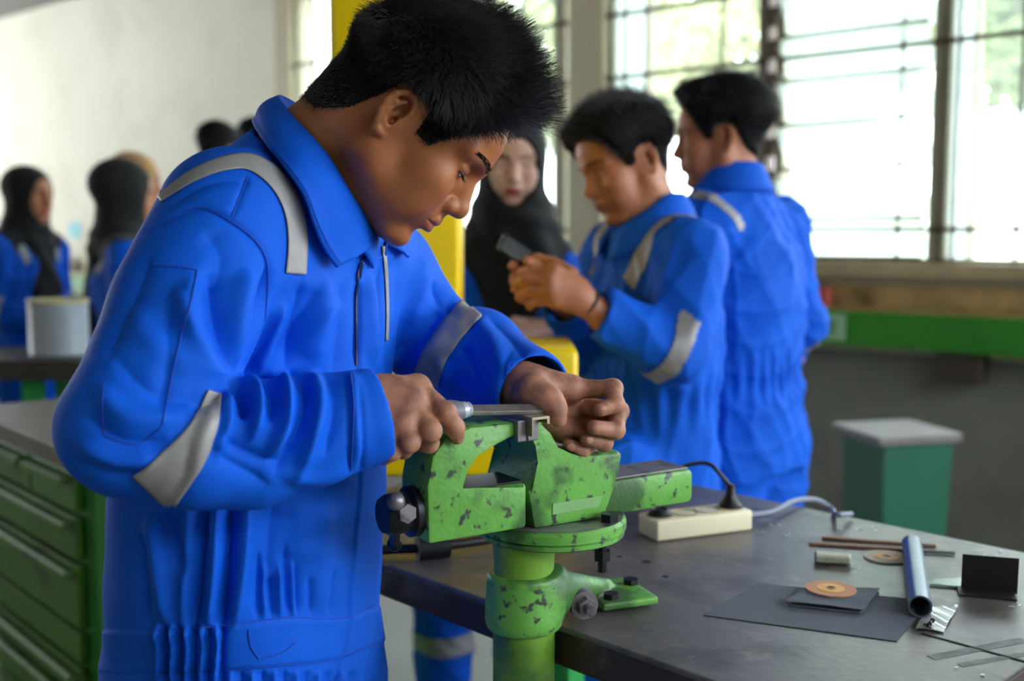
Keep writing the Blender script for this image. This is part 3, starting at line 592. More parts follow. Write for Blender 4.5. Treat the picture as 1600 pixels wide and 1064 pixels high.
# post, clamp body and arm on to the bench
pc = Vector((.013, 1.160, 0))
MB().lathe(pc, [(.033, .955), (.033, .975), (.035, .997)], n=48).build('neck', M_vo, vi, True)
po = MB().lathe(pc, [(.060, .0), (.060, .008), (.034, .012), (.034, .905), (.0338, .907)], n=48).build('post', M_vo, vi, True)
S = SDF(); S.cap((pc.x, pc.y, .915), (pc.x, pc.y, .955), .043, .041, k=.006); S.box((pc.x, pc.y, .975), (.06, .06, .012), mode=1, k=.006); S.box((pc.x, pc.y, .887), (.06, .06, .012), mode=1, k=.006)
pl = P(962, 952, 1.24); p1_ = Vector((pc.x+.03, pc.y+.005, .940)); p2_ = Vector((pl.x-.02, pl.y, .918))
S.cap(p1_, p2_, .024, .010, k=.02); S.cap(p1_-Vector((0, 0, .01)), (pl.x-.01, pl.y+.02, .914), .016, .008, k=.008)
S.box((pl.x, pl.y+.005, .9085), (.036, .040, .0050), r=.003, k=.006, R=frame((.9, .35, 0), (0, 0, 1)))
V, F = S.mesh(.0022); cl = from_np('clamp_body', V, F, M_vg, vi)
for (dx, dy) in ((-.008, -.026), (.020, .026)):
    MB().cyl((pl.x+dx, pl.y+dy, .909), (pl.x+dx, pl.y+dy, .920), .0095, n=6).build('bolt', M_dk, cl)
q = P(914, 946, 1.165); MB().cyl(q+Vector((-.01, .03, 0)), q, .016, n=20).cyl(q, q+Vector((.003, -.010, 0)), .011, n=6).cyl(q, q+Vector((.006, -.020, 0)), .006, n=12).build('clamp_bolt', M_st, cl)
# the black clamp handle lying behind the post on the bench
bb0 = bz(655, 862, .016); bb1 = bz(742, 850, .016)
mb = MB(); mb.tube(smooth_path([bz(560, 862, .012), bz(610, 858, .012), bz(660, 856, .013), bz(742, 846, .013), bz(790, 838, .013)], 6), .0065, 12); mb.cyl(bz(652, 857, .0165), bz(700, 852, .0165), .016)
o = mb.build('black_bar_clamp', M_blk, None, True); props(o, 'black round bar with a thick collar lying on the bench behind the vise', 'bar')
# the bracket held in the jaws
e = MB(); M = Matrix.Translation(vp(-.064, -.058, 0)) @ (RV @ Matrix(((1, 0, 0), (0, 0, -1), (0, 1, 0)))).to_4x4()
o = vprism([(-.0668, 1.122), (-.0668, 1.142), (-.045, 1.142), (-.045, 1.134), (-.048, 1.134), (-.048, 1.1398), (-.0658, 1.1398), (-.0658, 1.122)], -.062, .03, .0003).build('workpiece', pmat('bright_bracket', (176, 166, 140), .35, metal=.5), None); props(o, 'small bent metal workpiece clamped in the vise jaws under the file', 'workpiece')
# ================================================================ people
def orient(f, u):
    f = Vector(f).normalized(); u = Vector(u); u = (u-f*u.dot(f)).normalized(); return Matrix((f, u.cross(f), u)).transposed()
def head_M(f, u, origin, sc=1.0):
    return Matrix.Translation(origin) @ orient(f, u).to_4x4() @ Matrix.Scale(sc, 4)
M_skin = pmat('brown_skin', (164, 100, 60), .42, var=.06, scale=22, bump=.12, bscale=900, spec=.38, rgb2=(142, 80, 56), thr=.6, soft=.12, pscale=18)
M_skin2 = pmat('warm_brown_skin', (172, 108, 74), .5, var=.06, scale=20, sss=0)
M_skin3 = pmat('fair_skin', (226, 178, 156), .5, var=.04, scale=20, sss=0)
M_lip = pmat('lip_skin', (150, 84, 74), .38, var=.08, scale=60); M_lip2 = pmat('rose_lips', (176, 60, 66), .4)
M_hair = pmat('black_hair', (17, 15, 17), .45, var=.3, spec=.4); M_strand = pmat('black_hair_strands', (46, 43, 50), .38, var=.3, spec=.7); M_cap = pmat('close_cropped_hair', (14, 13, 14), .75, spec=.12); M_eye = pmat('eye_white', (215, 205, 195), .2); M_iris = pmat('dark_iris', (22, 12, 8), .15)
def head_ops(S, M, female=False, mouth=0.0, closed=.0, ear=True):
    a = lambda *p, **k: S.ell(*p, M=M, **k); c = lambda *p, **k: S.cap(*p, M=M, **k)
    jw = .9 if female else 1.0
    a((-.010, 0, .052), (.096, .076, .080), k=.01)
    a((.034, 0, .052), (.065, .065, .056), k=.03)
    a((.040, 0, -.008), (.049, .056, .056), k=.03)
    a((.040, 0, -.048), (.046, .043*jw, .040), k=.03)
    for s in (-1, 1):
        c((.000, s*.054*jw, -.040), (.066, s*.020*jw, -.083), .014, .012, k=.024)
        c((.000, s*.060, .000), (.000, s*.054*jw, -.042), .012, .014, k=.03)
        a((.062, s*.044, -.010), (.024, .020, .019), k=.022)
        a((.058, s*.036, -.040), (.028, .020, .026), k=.024)
        c((.0935, s*.010, .037), (.073, s*.050, .039), .009, .008, k=.014)
    a((.080, 0, -.082), (.015, .018, .014), k=.020)
    for s in (-1, 1):
        a((.0985, s*.031, .019), (.017, .019, .0125), k=.014, mode=1)
    # eyelids closed over the balls
    for s in (-1, 1):
        a((.0725, s*.031, .0175), (.0138, .0145, .0125), k=.007)
        c((.0865, s*.022, .0215), (.0800, s*.046, .0205), .0030, .0022, k=.006)
        a((.086, s*.031, .0155-.001), (.0045, .0125, .0011+.003*(1-closed)), k=.002, mode=1)
    # nose
    c((.0890, 0, .030), (.1085, 0, -.008), .0070, .0085, k=.012); a((.1100, 0, -.0145), (.0105, .0105, .0095), k=.010)
    a((.0930, 0, -.006), (.0150, .0105, .022), k=.010)
    for s in (-1, 1):
        a((.0985, s*.0125, -.0185), (.0095, .0068, .0078), k=.007); a((.1035, s*.0060, -.0275), (.0036, .0026, .0024), k=.002, mode=1)
    # mouth
    a((.078, 0, -.044), (.024, .028, .022), k=.014)
    c((.0985, .0022, -.028), (.1005, .0022, -.036), .003, k=.006); c((.0985, -.0022, -.028), (.1005, -.0022, -.036), .003, k=.006)
    S.chain([(.0905, -.0235, -.0455), (.0985, -.010, -.0405), (.1010, 0, -.0410), (.0985, .010, -.0405), (.0905, .0235, -.0455)], [.0022, .0052, .0050, .0052, .0022], k=.004, M=M)
    S.chain([(.0895, -.0215, -.0475), (.0970, -.009, -.0535), (.0985, 0, -.0540), (.0970, .009, -.0535), (.0895, .0215, -.0475)], [.0022, .0058, .0062, .0058, .0022], k=.004, M=M)
    S.chain([(.0925, -.0250, -.0465), (.1035, -.010, -.0468), (.1062, 0, -.0478), (.1035, .010, -.0468), (.0925, .0250, -.0465)], .0011, k=.0022, mode=1, M=M)
    c((.1015, -.009, -.0665), (.1015, .009, -.0665), .0062, k=.010, mode=1)
    if ear:
        for s in (-1, 1):
            E = lambda x, z: (x*.80-.006, s*(.0735+max(0, -x)*.40+.001), z*.90+.004)
            a((-.010, s*.0745, .004), (.013, .006, .023), k=.006)
            S.chain([E(*q) for q in ((.004, .000), (.009, .008), (.012, .018), (.008, .028), (-.001, .0335), (-.012, .031), (-.020, .021), (-.0225, .008), (-.020, -.004), (-.014, -.015), (-.006, -.024))],
                    [.0022, .0026, .0031, .0034, .0036, .0036, .0036, .0035, .0033, .0034, .0052], k=.003, M=M)
            c(E(-.006, -.024), E(.003, -.027), .0052, .0045, k=.004, M=None) if False else S.cap(E(-.006, -.024), E(.003, -.024), .0054, .0042, k=.004, M=M)
            S.ell(E(-.0035, .010), (.0085, .0085, .0150), k=.004, mode=1, M=M)
            S.chain([E(-.004, .022), E(-.012, .014), E(-.0145, .003), E(-.010, -.010), E(-.001, -.0165)], [.0024, .0028, .0030, .0032, .0036], k=.004, M=M)
            S.ell(E(.006, -.002), (.0048, .0045, .0065), k=.003, M=M); S.ell(E(.0000, -.003), (.0040, .013, .0062), k=.003, mode=1, M=M)
def local(M, V):
    Mi = np.array(M.inverted(), np.float32); return V@Mi[:3, :3].T+Mi[:3, 3]
ZX = [-.13, -.105, -.078, -.050, -.034, -.024, .000, .014, .020, .040, .052, .066, .084, .100, .15]
ZZ = [-.050, -.052, -.052, -.026, .010, .036, .038, .034, .006, .006, .036, .062, .090, .106, .13]
def hair_strands(name, parent, M, V, Nn, n, length, flow, rad=.00022, seed=1, npt=6, zx=ZX, zz=ZZ, jit=.35, clump=0):
    """short cropped hair: single strands rooted on the scalp"""
    r = np.random.default_rng(seed); L = local(M, V); R = np.array(M.to_3x3(), np.float32); sc = np.linalg.norm(R[:, 0]); R = R/sc
    edge = L[:, 2]-np.interp(L[:, 0], zx, zz); ok = np.flatnonzero((edge > 0) & (np.abs(L[:, 1]) < .086)); 
    i = r.choice(ok, n); p = V[i]+r.normal(0, .0012, (n, 3)); nl = Nn[i]@R; l = L[i]; e = edge[i]
    ln = length(l, e)*r.uniform(.7, 1.12, n)
    fl = flow(l); g = r.normal(0, jit, (n, 3))
    if clump:
        cl = np.sin(l@(r.normal(size=(3, 3))*clump)+r.uniform(0, 6, 3)); g = g*.6+cl*.45
    d0 = nl*.9+fl*.6+g*.5; d0 /= np.linalg.norm(d0, axis=1)[:, None]
    d1 = nl*.35+fl+g; d1 /= np.linalg.norm(d1, axis=1)[:, None]
    t = np.linspace(0, 1, npt)[None, :, None]; pts = p[:, None]+(((d0@R.T)[:, None]*t*(1-t*.5)+(d1@R.T)[:, None]*t*t*.5)*ln[:, None, None]*sc)-(nl@R.T)[:, None]*.001
    hc = bpy.data.hair_curves.new(name); hc.add_curves([npt]*n)
    hc.position_data.foreach_set('vector', pts.astype(np.float32).ravel())
    ra = hc.attributes.get('radius') or hc.attributes.new('radius', 'FLOAT', 'POINT')
    ra.data.foreach_set('value', np.broadcast_to(rad*(1-.75*np.linspace(0, 1, npt)), (n, npt)).astype(np.float32).ravel())
    return mkobj(name, hc, M_strand, parent)
def hair_cap(name, parent, M, V, F, Nn, th, mat, zx=ZX, zz=ZZ):
    """the dense layer close to the scalp: the scalp's own faces lifted off it"""
    L = local(M, V); e = L[:, 2]-np.interp(L[:, 0], zx, zz); ok = (e > .003) & (np.abs(L[:, 1]) < .080)
    h = np.clip(e/.02, 0, 1)*th(L); f = F[ok[F].all(1)]; u, inv = np.unique(f, return_inverse=True)
    return from_np(name, (V+Nn*h[:, None]*np.linalg.norm(np.array(M)[:3, 0]))[u], inv.reshape(f.shape), mat, parent)
def paint_lips(me, M, mat, lo=(.093, .026, -.0605), hi=(.2, 0, -.0365)):
    me.materials.append(mat); n = len(me.polygons); c = np.empty(n*3, np.float32); me.polygons.foreach_get('center', c); L = local(M, c.reshape(-1, 3))
    y = np.abs(L[:, 1]); zc = -.0465; hz = np.interp(y, [0, .009, .024], [.0125, .0110, .002]); lo_ = (L[:, 0] > .088) & (y < .024) & (np.abs(L[:, 2]-zc+.001) < hz*.78)
    mi = np.zeros(n, np.int32); mi[lo_] = 1; me.polygons.foreach_set('material_index', mi)
def face_bits(parent, M, brow=True, lash=True, bvh=None, sides=(-1, 1)):
    W = lambda p: M @ Vector(p)
    for s in sides:
        mb = MB(); mb.sph(W((.0745, s*.031, .0165)), .0122*M.to_scale()[0], 20); e = mb.build('eyeball', M_eye, parent, True)
        mb = MB(); mb.sph(W((.0815, s*.031, .0150)), .0058*M.to_scale()[0], 16); mb.build('iris', M_iris, e, True)
        if lash:
            mb = MB(); mb.tube([W((.0870, s*.020, .0155)), W((.0888, s*.026, .0146)), W((.0888, s*.034, .0142)), W((.0850, s*.042, .0148)), W((.0812, s*.0465, .0150))], [.0005, .0010, .0012, .0011, .0006], 6)
            for k in range(9):
                q = Vector((.0885-abs(k-3.5)*.0009, s*(.022+k*.003), .0144)); mb.tube([W(q), W(q+Vector((.004, s*.0006*(k-3), -.0022))), W(q+Vector((.0068, s*.001*(k-3), -.0028)))], [.0004, .0003, .0001], 4)
            mb.build('eyelashes', M_hair, parent, True)
        if brow:
            r = random.Random(4); mb = MB()
            for k in range(110):
                t = r.random(); x = .103-.0225*t**1.6; y = .010+.040*t; z = .039+.005*math.sin(t*2.4)+r.uniform(-.0035, .0035)*(1-.5*t)
                p = W(Vector((x, s*y, z)))
                if bvh:
                    q = bvh.find_nearest(p); p = q[0]; nn = q[1]
                else: nn = (M.to_3x3() @ Vector((1, 0, 0))).normalized()
                d = (M.to_3x3() @ Vector((-.25-.5*t, s*1, .45-.7*t))).normalized()*r.uniform(.005, .008)
                mb.tube([p, p+d*.5+nn*.0010, p+d+nn*.0004], [.00034, .0003, .0001], 3)
            mb.build('eyebrow', M_hair, parent)
def hand_ops(S, wrist, mcps, fingers, thumb, rp=.0125, rf=.0092, pinch=None):
    """wrist: point; mcps: knuckles; fingers: lists of joints after the knuckle; thumb: chain from its root in the palm"""
    wrist = Vector(wrist); n = len(mcps); c = sum((Vector(m) for m in mcps), Vector())/n; across = (Vector(mcps[-1])-Vector(mcps[0]))
    for i, m in enumerate(mcps):
        w0 = wrist+across*((i/(n-1)-.5)*.42); S.cap(w0, m, rp*1.08, rp*.92, k=.012)
        if i < n-1: S.cap(wrist.lerp(c, .35)+across*((i/(n-1)-.3)*.5), Vector(m).lerp(Vector(mcps[i+1]), .5), rp, rp*.82, k=.010)
    for i, (m, f) in enumerate(zip(mcps, fingers)):
        k_ = (1.0, 1.03, .97, .86)[i]*rf; pts = [Vector(m)]+[Vector(q) for q in f]; rs = [k_*1.18, k_*1.02, k_*.93, k_*.80][:len(pts)]
        for j in range(len(pts)-1):
            S.cap(pts[j], pts[j+1], rs[j], rs[j+1], k=.0035 if j else .0045)
            if j+1 < len(pts)-1: S.ell(pts[j+1], (rs[j+1]*1.10,)*3, k=.004)
        S.ell(m, (k_*1.28,)*3, k=.008)
    t = [Vector(q) for q in thumb]; rt = [rf*1.75, rf*1.28, rf*1.12, rf*.92][:len(t)]
    for j in range(len(t)-1): S.cap(t[j], t[j+1], rt[j], rt[j+1], k=.008 if j == 0 else .004)
    S.ell(t[-2], (rf*1.2,)*3, k=.005)
def nail(parent, tip, prev, up, w=.0052, mat=None):
    tip = Vector(tip); d = (tip-Vector(prev)).normalized(); up = Vector(up); up = (up-d*up.dot(d)).normalized(); sd = d.cross(up)
    R = Matrix((d, sd, up)).transposed(); mb = MB(); mb.sph(tip-d*.001+up*(w*1.12), 1, 14, (w*1.1, w*.9, w*.36), R); return mb.build('fingernail', M_nail, parent, True)
M_nail = pmat('fingernail', (176, 120, 98), .35, var=.04)
# ================================================================ the worker at the vise
SCW = .93; HM0 = Matrix.Rotation(.07, 3, 'Z') @ Matrix.Rotation(.79, 3, 'Y'); HORG = Vector((-.1195, 1.16, 1.437))
HM = Matrix.Translation(HORG) @ HM0.to_4x4() @ Matrix.Scale(SCW, 4)
def join_np(parts):
    V = []; F = []; n = 0
    for v, f in parts: V.append(v); F.append(f+n); n += len(v)
    return np.concatenate(V), np.concatenate(F)
def shape_fn(p, q): return P(*p).lerp(P(*q), .5)
S = SDF(); head_ops(S, HM, closed=.7)
hl = lambda *p: HM @ Vector(p)
nk = P(486, 290, 1.20)
S.cap(hl(-.030, 0, -.030), nk, .050, .056, k=.03); S.cap(hl(-.058, 0, -.005), P(465, 250, 1.20), .036, .044, k=.03)
S.cap(hl(.010, 0, -.060), P(500, 370, 1.19), .030, .036, k=.03); S.cap(nk, P(440, 420, 1.22), .062, .09, k=.04)
V, F = S.mesh(.0013); V = relax(V, F, 1, .4); NN = vnormals(V, F); HV, HF_, HN = V, F, NN
# hands
YR = 1.06
DY = -.012
def pp(l): return [P(a, b, c+DY) for a, b, c in l]

S = SDF(); Rw = P(566, 648, 1.045)
S.cap(P(500, 655, 1.035), Rw, .032, .028, k=.01)
Rm = pp([(652, 606, 1.085), (645, 632, 1.062), (632, 660, 1.05), (608, 686, 1.05)])
Rf = [pp([(697, 645, 1.060), (711, 668, 1.068), (714, 683, 1.078)]), pp([(673, 673, 1.045), (670, 692, 1.065), (655, 694, 1.085)]), pp([(640, 691, 1.038), (630, 702, 1.06), (616, 697, 1.08)]), pp([(612, 706, 1.040), (602, 712, 1.06), (594, 706, 1.078)])]
Rt = pp([(590, 625, 1.085), (630, 622, 1.115), (668, 632, 1.122), (698, 640, 1.118)])
hand_ops(S, Rw, Rm, Rf, Rt, rp=.0140, rf=.0093)
S.ell(P(598, 640, 1.06), (.030, .016, .034), k=.02)
for m in Rm[:3]: S.cap(m+Vector((-.004, -.009, .002)), Rw.lerp(m, .35)+Vector((0, -.012, .004)), .0030, .0015, k=.008)
Rh = S.mesh(.0013); DY = .015
S = SDF(); Lw = P(818, 606, 1.185)
S.cap(P(760, 580, 1.26), Lw, .032, .027, k=.01)
Lm = pp([(890, 608, 1.175), (892, 634, 1.195), (888, 656, 1.20), (876, 672, 1.195)])
Lf = [pp([(958, 607, 1.160), (962, 632, 1.140), (938, 640, 1.128)]), pp([(967, 642, 1.168), (962, 672, 1.145), (928, 668, 1.128)]), pp([(950, 672, 1.175), (944, 692, 1.15), (916, 686, 1.138)]), pp([(924, 694, 1.170), (910, 704, 1.15), (888, 694, 1.142)])]
Lt = pp([(832, 612, 1.135), (852, 622, 1.125), (868, 640, 1.118), (873, 655, 1.118)])
hand_ops(S, Lw, Lm, Lf, Lt, rp=.0150, rf=.0095)
S.cap(P(835, 612, 1.16), P(858, 626, 1.145), .0185, .0150, k=.012); S.cap(P(842, 640, 1.18), P(880, 672, 1.185), .017, .015, k=.012); S.cap(P(840, 600, 1.175), P(890, 606, 1.18), .016, .013, k=.012)
Lh = S.mesh(.0013)
# the rest of the body inside the clothes (coarse)
SH = P(362, 345, 1.10); EL = P(214, 662, .965); MI = P(392, 692, 1.0); WR = P(572, 651, 1.037)
SH2 = P(592, 434, 1.36); EL2 = P(688, 545, 1.355); MI2 = P(745, 558, 1.305); WR2 = P(822, 606, 1.20)
S = SDF(); S.cap(P(440, 420, 1.22), P(395, 1000, 1.22), .095, .10, k=.03); S.cap(SH, SH2, .05, k=.04); S.chain([SH, EL, MI, WR], [.045, .036, .036, .028]); S.chain([SH2, EL2, MI2, WR2], [.045, .036, .036, .028])
hip = P(390, 1064, 1.22); ft = [Vector((-.285, 1.13, .10)), Vector((-.225, 1.34, .10))]
for q, dy in ((ft[0], -.09), (ft[1], .09)): S.chain([(hip.x, hip.y+dy, .82), (hip.x+.01, hip.y+dy, .48), q], [.075, .055, .04], k=.02); S.cap(q+Vector((-.03, 0, -.05)), q+Vector((.12, -.01, -.06)), .034, .03)
core = S.mesh(.007)
BV, BF = join_np([(HV, HF_), Rh, Lh, core])
wk = from_np('person', BV, BF, M_skin, None); props(wk, 'worker in blue coverall bent over the vise, filing with both hands', 'person'); paint_lips(wk.data, HM, M_lip)
wk.data.materials.append(pmat('dusty_hand_skin', (176, 122, 98), .5, var=.12, scale=40, spec=.35, rgb2=(132, 92, 80), thr=.58, soft=.12, pscale=55, bump=.25, bscale=500))
mi_ = np.zeros(len(wk.data.polygons), np.int32); wk.data.polygons.foreach_get('material_index', mi_); mi_[len(HF_):len(HF_)+len(Rh[1])+len(Lh[1])] = 2; wk.data.polygons.foreach_set('material_index', mi_)
bv = BVHTree.FromPolygons([tuple(v) for v in HV.tolist()], HF_.tolist())
face_bits(wk, HM, bvh=bv)
for tip, prev, up in ((Rf[0][2], Rf[0][1], (.35, -1, .2)), (Rf[1][2], Rf[1][1], (.2, -.6, -1)), (Lf[0][2], Lf[0][1], (-.1, -.9, .5)), (Lf[1][2], Lf[1][1], (-.2, -1, .3)), (Lf[2][2], Lf[2][1], (-.2, -1, .2)), (Lf[3][2], Lf[3][1], (-.2, -1, .0)), (Lt[3], Lt[2], (.5, -.6, .6))): nail(wk, tip, prev, up)
def wlen(l, e):
    t = np.clip((l[:, 2]-.015)/.085, 0, 1); t = t*t*(3-2*t); L = .009+.055*t; L += .001*np.clip((l[:, 0]-.0)/.08, 0, 1)*t; L *= np.clip(1+(l[:, 0]+.01)*5, .5, 1)
    return L*np.clip(.3+e/.03, .3, 1)
def wflow(l):
    o = np.zeros_like(l); t = np.clip((l[:, 2]-.05)/.06, 0, 1); o[:, 0] = .45*t+.1; o[:, 2] = .3*t-.6*(1-t); o[:, 0] -= (1-t)*.35*(l[:, 0] < 0); fr = np.clip((l[:, 0]-.045)/.02, 0, 1); o[:, 2] = o[:, 2]*(1-fr)+.3*fr; return o
hc_ = hair_cap('hair', wk, HM, HV, HF_, HN, lambda L: .003+.018*np.clip((L[:, 2]-.04)/.07, 0, 1), M_cap)
hair_strands('hair_strands', hc_, HM, HV, HN, 40000, wlen, wflow, .00036, clump=70, jit=.36)
# ---------------------------------------------------------------- coverall
M_blue = pmat('royal_blue_cotton', (6, 90, 214), .7, var=.07, scale=9, sheen=0, spec=.18, weave=900, bump=.4, bscale=30)
M_tape = pmat('grey_reflective_tape', (150, 148, 148), .5, var=.10, scale=22, bump=.5, bscale=60, metal=.15)
M_stitch = pmat('blue_stitching', (10, 66, 176), .7)
S = SDF()
def wz(py): return P(400, py, 1.22).z
secs = []
for py, xl, xr, ry in ((1120, 172, 600, .165), (1064, 175, 598, .168), (1030, 178, 592, .162), (975, 188, 584, .160), (900, 193, 586, .168), (800, 200, 590, .175), (700, 206, 596, .172), (600, 216, 603, .170), (500, 232, 608, .168), (440, 262, 606, .165), (390, 310, 596, .15), (340, 350, 570, .12)):
    a = P(xl, py, 1.22); b = P(xr, py, 1.22); hx = (b.x-a.x)/2; rx = math.sqrt(max(hx*hx-(ry*.34)**2, .0036))/.94; secs.append((a.z, (a.x+b.x)/2, 1.22, rx, ry))
S.loft(secs, n=2.2, yaw=-.35, k=.02)
S.chain([SH+Vector((.01, .02, -.015)), P(455, 325, 1.20), SH2+Vector((0, 0, .01))], [.074, .080, .066], k=.05)
S.chain([SH, EL.lerp(SH, .5)+Vector((.0, -.006, 0)), EL], [.074, .070, .0665], k=.010)
S.chain([EL, P(300, 690, .975), MI, P(480, 674, 1.02), WR], [.0655, .060, .058, .052, .0475], k=.012)
S.chain([SH2, EL2, MI2, WR2], [.070, .058, .056, .0475], k=.02)
# openings at neck and cuffs
S.cap(P(500, 290, 1.195), P(520, 180, 1.18), .058, .09, k=.008, mode=1)
for A_c, B_c in ((P(480, 674, 1.02), WR), (MI2, WR2)):
    dd = (B_c-A_c).normalized(); S.cap(B_c-dd*.05, B_c+dd*.08, .0405, .042, k=.002, mode=1); S.box(B_c+dd*(.018+.06), (.06, .09, .09), r=.001, k=.003, mode=1, R=frame(dd, (0, 0, 1)))
# trouser legs
hz = secs[0][0]
for q, dy in ((ft[0], -.085), (ft[1], .085)): S.chain([(hip.x+.005, hip.y+dy, hz), (hip.x+.015, hip.y+dy*1.05, .48), (q.x, q.y, .085)], [.115, .088, .080], k=.03)
V, F = S.mesh(.0023); V = relax(V, F, 2, .5); N_ = vnormals(V, F)
def projv(V):
    q = V-np.array(CAM); f = q@np.array(FW); return np.stack([800+FPX*q[:, 0]/f, 532-FPX*(q@np.array(UP))/f], 1).astype(np.float32)
def folds(V, N, L):
    """each fold: points, amplitude in mm (valley below zero), half-width; runs over the cloth as a soft ridge or valley"""
    p = projv(V); vd = V-np.array(CAM); vd /= np.linalg.norm(vd, axis=1)[:, None]; face = np.clip(-(vd*N).sum(1)*1.8, 0, 1)
    D = np.zeros(len(V))
    for pts, amp, wd in L:
        pts = [Vector((a, b, 0)) for a, b in pts]; pts = [(q.x, q.y) for q in (smooth_path(pts, 5) if len(pts) > 2 else smooth_path([pts[0], (pts[0]+pts[1])/2, pts[1]], 3))]
        A = np.array(pts, np.float32); m = ((p > A.min(0)-3*wd) & (p < A.max(0)+3*wd)).all(1); idx = np.flatnonzero(m)
        if pts[0][1] > 770: idx = idx[V[idx, 1] > 1.042]
        if not len(idx): continue
        q = p[idx]; best = np.full(len(q), 1e9); par = np.zeros(len(q)); n = len(A)-1
        for i in range(n):
            ab = A[i+1]-A[i]; t = np.clip(((q-A[i])@ab)/(ab@ab+1e-9), 0, 1); d = np.linalg.norm(q-A[i]-t[:, None]*ab, axis=1); w = d < best; best[w] = d[w]; par[w] = ((i+t)/n)[w]
        tap = np.clip(np.minimum(par, 1-par)*4+.15, 0, 1); s = wd*(.6+.4*tap); D[idx] += amp*.0016*(np.exp(-(best/s)**2) if amp > 0 else np.exp(-(best/s)**1.25))*tap
    return V+N*(D*face)[:, None]
FOLDS = [
 # pleats hanging on the torso under the sleeve
 ([(322, 775), (316, 870), (304, 985)], -9, 6), ([(362, 775), (357, 880), (346, 985)], -11, 7), ([(340, 775), (336, 880), (325, 985)], 7, 9), ([(388, 780), (380, 880), (366, 975)], 7, 12),
 ([(298, 780), (292, 860), (286, 985)], 5, 9), ([(262, 790), (278, 850), (288, 900)], -6, 14), ([(236, 800), (245, 880), (262, 975)], 6, 15), ([(222, 830), (228, 900), (232, 990)], -4, 10), ([(405, 860), (402, 968)], -5, 6), ([(424, 900), (424, 966)], -4, 5), ([(414, 880), (413, 966)], 3, 5),
 ([(446, 850), (450, 964)], -4, 5), ([(462, 880), (466, 962)], -4, 5), ([(436, 880), (438, 966)], 3, 5), ([(482, 900), (486, 962)], -3, 4), ([(456, 880), (459, 964)], 3, 4), ([(505, 780), (500, 860), (505, 960)], 4, 20), ([(520, 890), (515, 962)], -3, 6), ([(430, 780), (420, 860), (414, 950)], -4, 14), ([(470, 780), (474, 880)], 4, 18),
 # gathers of the elastic waist
 ] + [([(246+i*11.5, 975), (250+i*11+(-1)**i*3, 1012), (246+i*11, 1075)], (-7 if i % 2 else 6), 4.2) for i in range(10)] + [([(360+i*17, 1048), (358+i*17, 1090)], (-3.5 if i % 2 else 3), 5) for i in range(12)] + [
 # chest
 ([(470, 440), (462, 500), (445, 575)], -5, 10), ([(505, 430), (500, 500), (490, 580)], 5, 16), ([(535, 440), (530, 520), (520, 590)], -4, 12), ([(440, 470), (425, 530), (400, 590)], 6, 14), ([(422, 420), (408, 510), (372, 594)], -12, 9), ([(470, 560), (500, 500), (540, 470)], 4, 14), ([(430, 560), (470, 500), (500, 440)], -5, 10),
 ([(575, 430), (578, 500), (580, 570)], 5, 8), ([(562, 440), (560, 500), (558, 580)], -5, 5), ([(590, 420), (592, 480), (592, 560)], -4, 4), ([(560, 600), (566, 700), (558, 760)], -3, 5),
 # upper arm
 ([(330, 420), (338, 490), (364, 592)], -8, 16), ([(300, 430), (300, 500), (330, 570), (356, 600)], 6, 20), ([(386, 420), (372, 500), (366, 588)], 7, 16), ([(200, 480), (250, 540), (330, 596)], 3, 22), ([(180, 560), (250, 620), (330, 622)], -4, 16),
 ([(150, 600), (200, 650), (290, 650)], 4, 18), ([(130, 650), (190, 690), (262, 690)], -4, 14), ([(120, 690), (180, 720), (250, 712)], 4, 12), ([(110, 715), (170, 742), (215, 740)], -3, 9), ([(260, 470), (262, 560), (250, 640)], -2.5, 12), ([(275, 450), (300, 530)], 3, 12), ([(235, 400), (200, 480), (165, 560)], -3, 14), ([(320, 360), (345, 400), (340, 450)], -3, 18),
 # forearm, folds running out of the elbow crease
 ([(362, 596), (380, 620), (382, 655)], -14, 7), ([(366, 590), (398, 606), (404, 650), (392, 690)], 8, 10), ([(402, 590), (424, 612), (424, 660)], -8, 8), ([(428, 585), (450, 608), (446, 665), (418, 720)], 9, 11), ([(452, 580), (474, 612), (466, 672), (430, 742)], -8, 9),
 ([(482, 578), (502, 622), (488, 690), (460, 745)], 7, 12), ([(505, 580), (520, 640), (508, 715)], -4, 10), ([(352, 610), (356, 660), (338, 720)], 5, 10), ([(330, 700), (370, 730), (420, 760)], -4, 14), ([(345, 680), (395, 712), (440, 722)], -5, 12), ([(300, 690), (290, 740), (262, 775)], -3, 10), ([(335, 640), (316, 690), (300, 740)], 3, 12), ([(355, 604), (330, 626), (300, 640)], -6, 8), ([(440, 740), (500, 752), (550, 740)], 3, 14),
 # cuffs
 ([(548, 578), (558, 640), (560, 730)], 3.5, 13), ([(538, 580), (545, 650), (545, 740)], -2.5, 4), ([(800, 545), (788, 580), (780, 625)], -2, 4),
 # far sleeve
 ([(610, 560), (660, 520), (690, 470)], -7, 12), ([(630, 580), (690, 540), (722, 492)], 6, 14), ([(700, 470), (712, 500), (700, 540)], -5, 8), ([(742, 500), (770, 530), (790, 580)], 5, 14), ([(760, 490), (800, 530), (820, 560)], -4, 9), ([(715, 540), (735, 570), (735, 610)], -5, 12), ([(690, 560), (700, 590), (690, 612)], 5, 9), ([(650, 400), (660, 450), (640, 510)], 5, 18), ([(676, 440), (690, 470), (712, 478)], -6, 8), ([(625, 390), (620, 470), (612, 540)], -4, 10),
 # shoulder seams
 ([(238, 358), (308, 324), (370, 352), (408, 388), (420, 430), (412, 500)], -3, 5), ([(388, 274), (362, 338)], -2, 4), ([(250, 330), (300, 296), (350, 282), (392, 288)], -2, 6),
]
V = folds(V, N_, FOLDS)
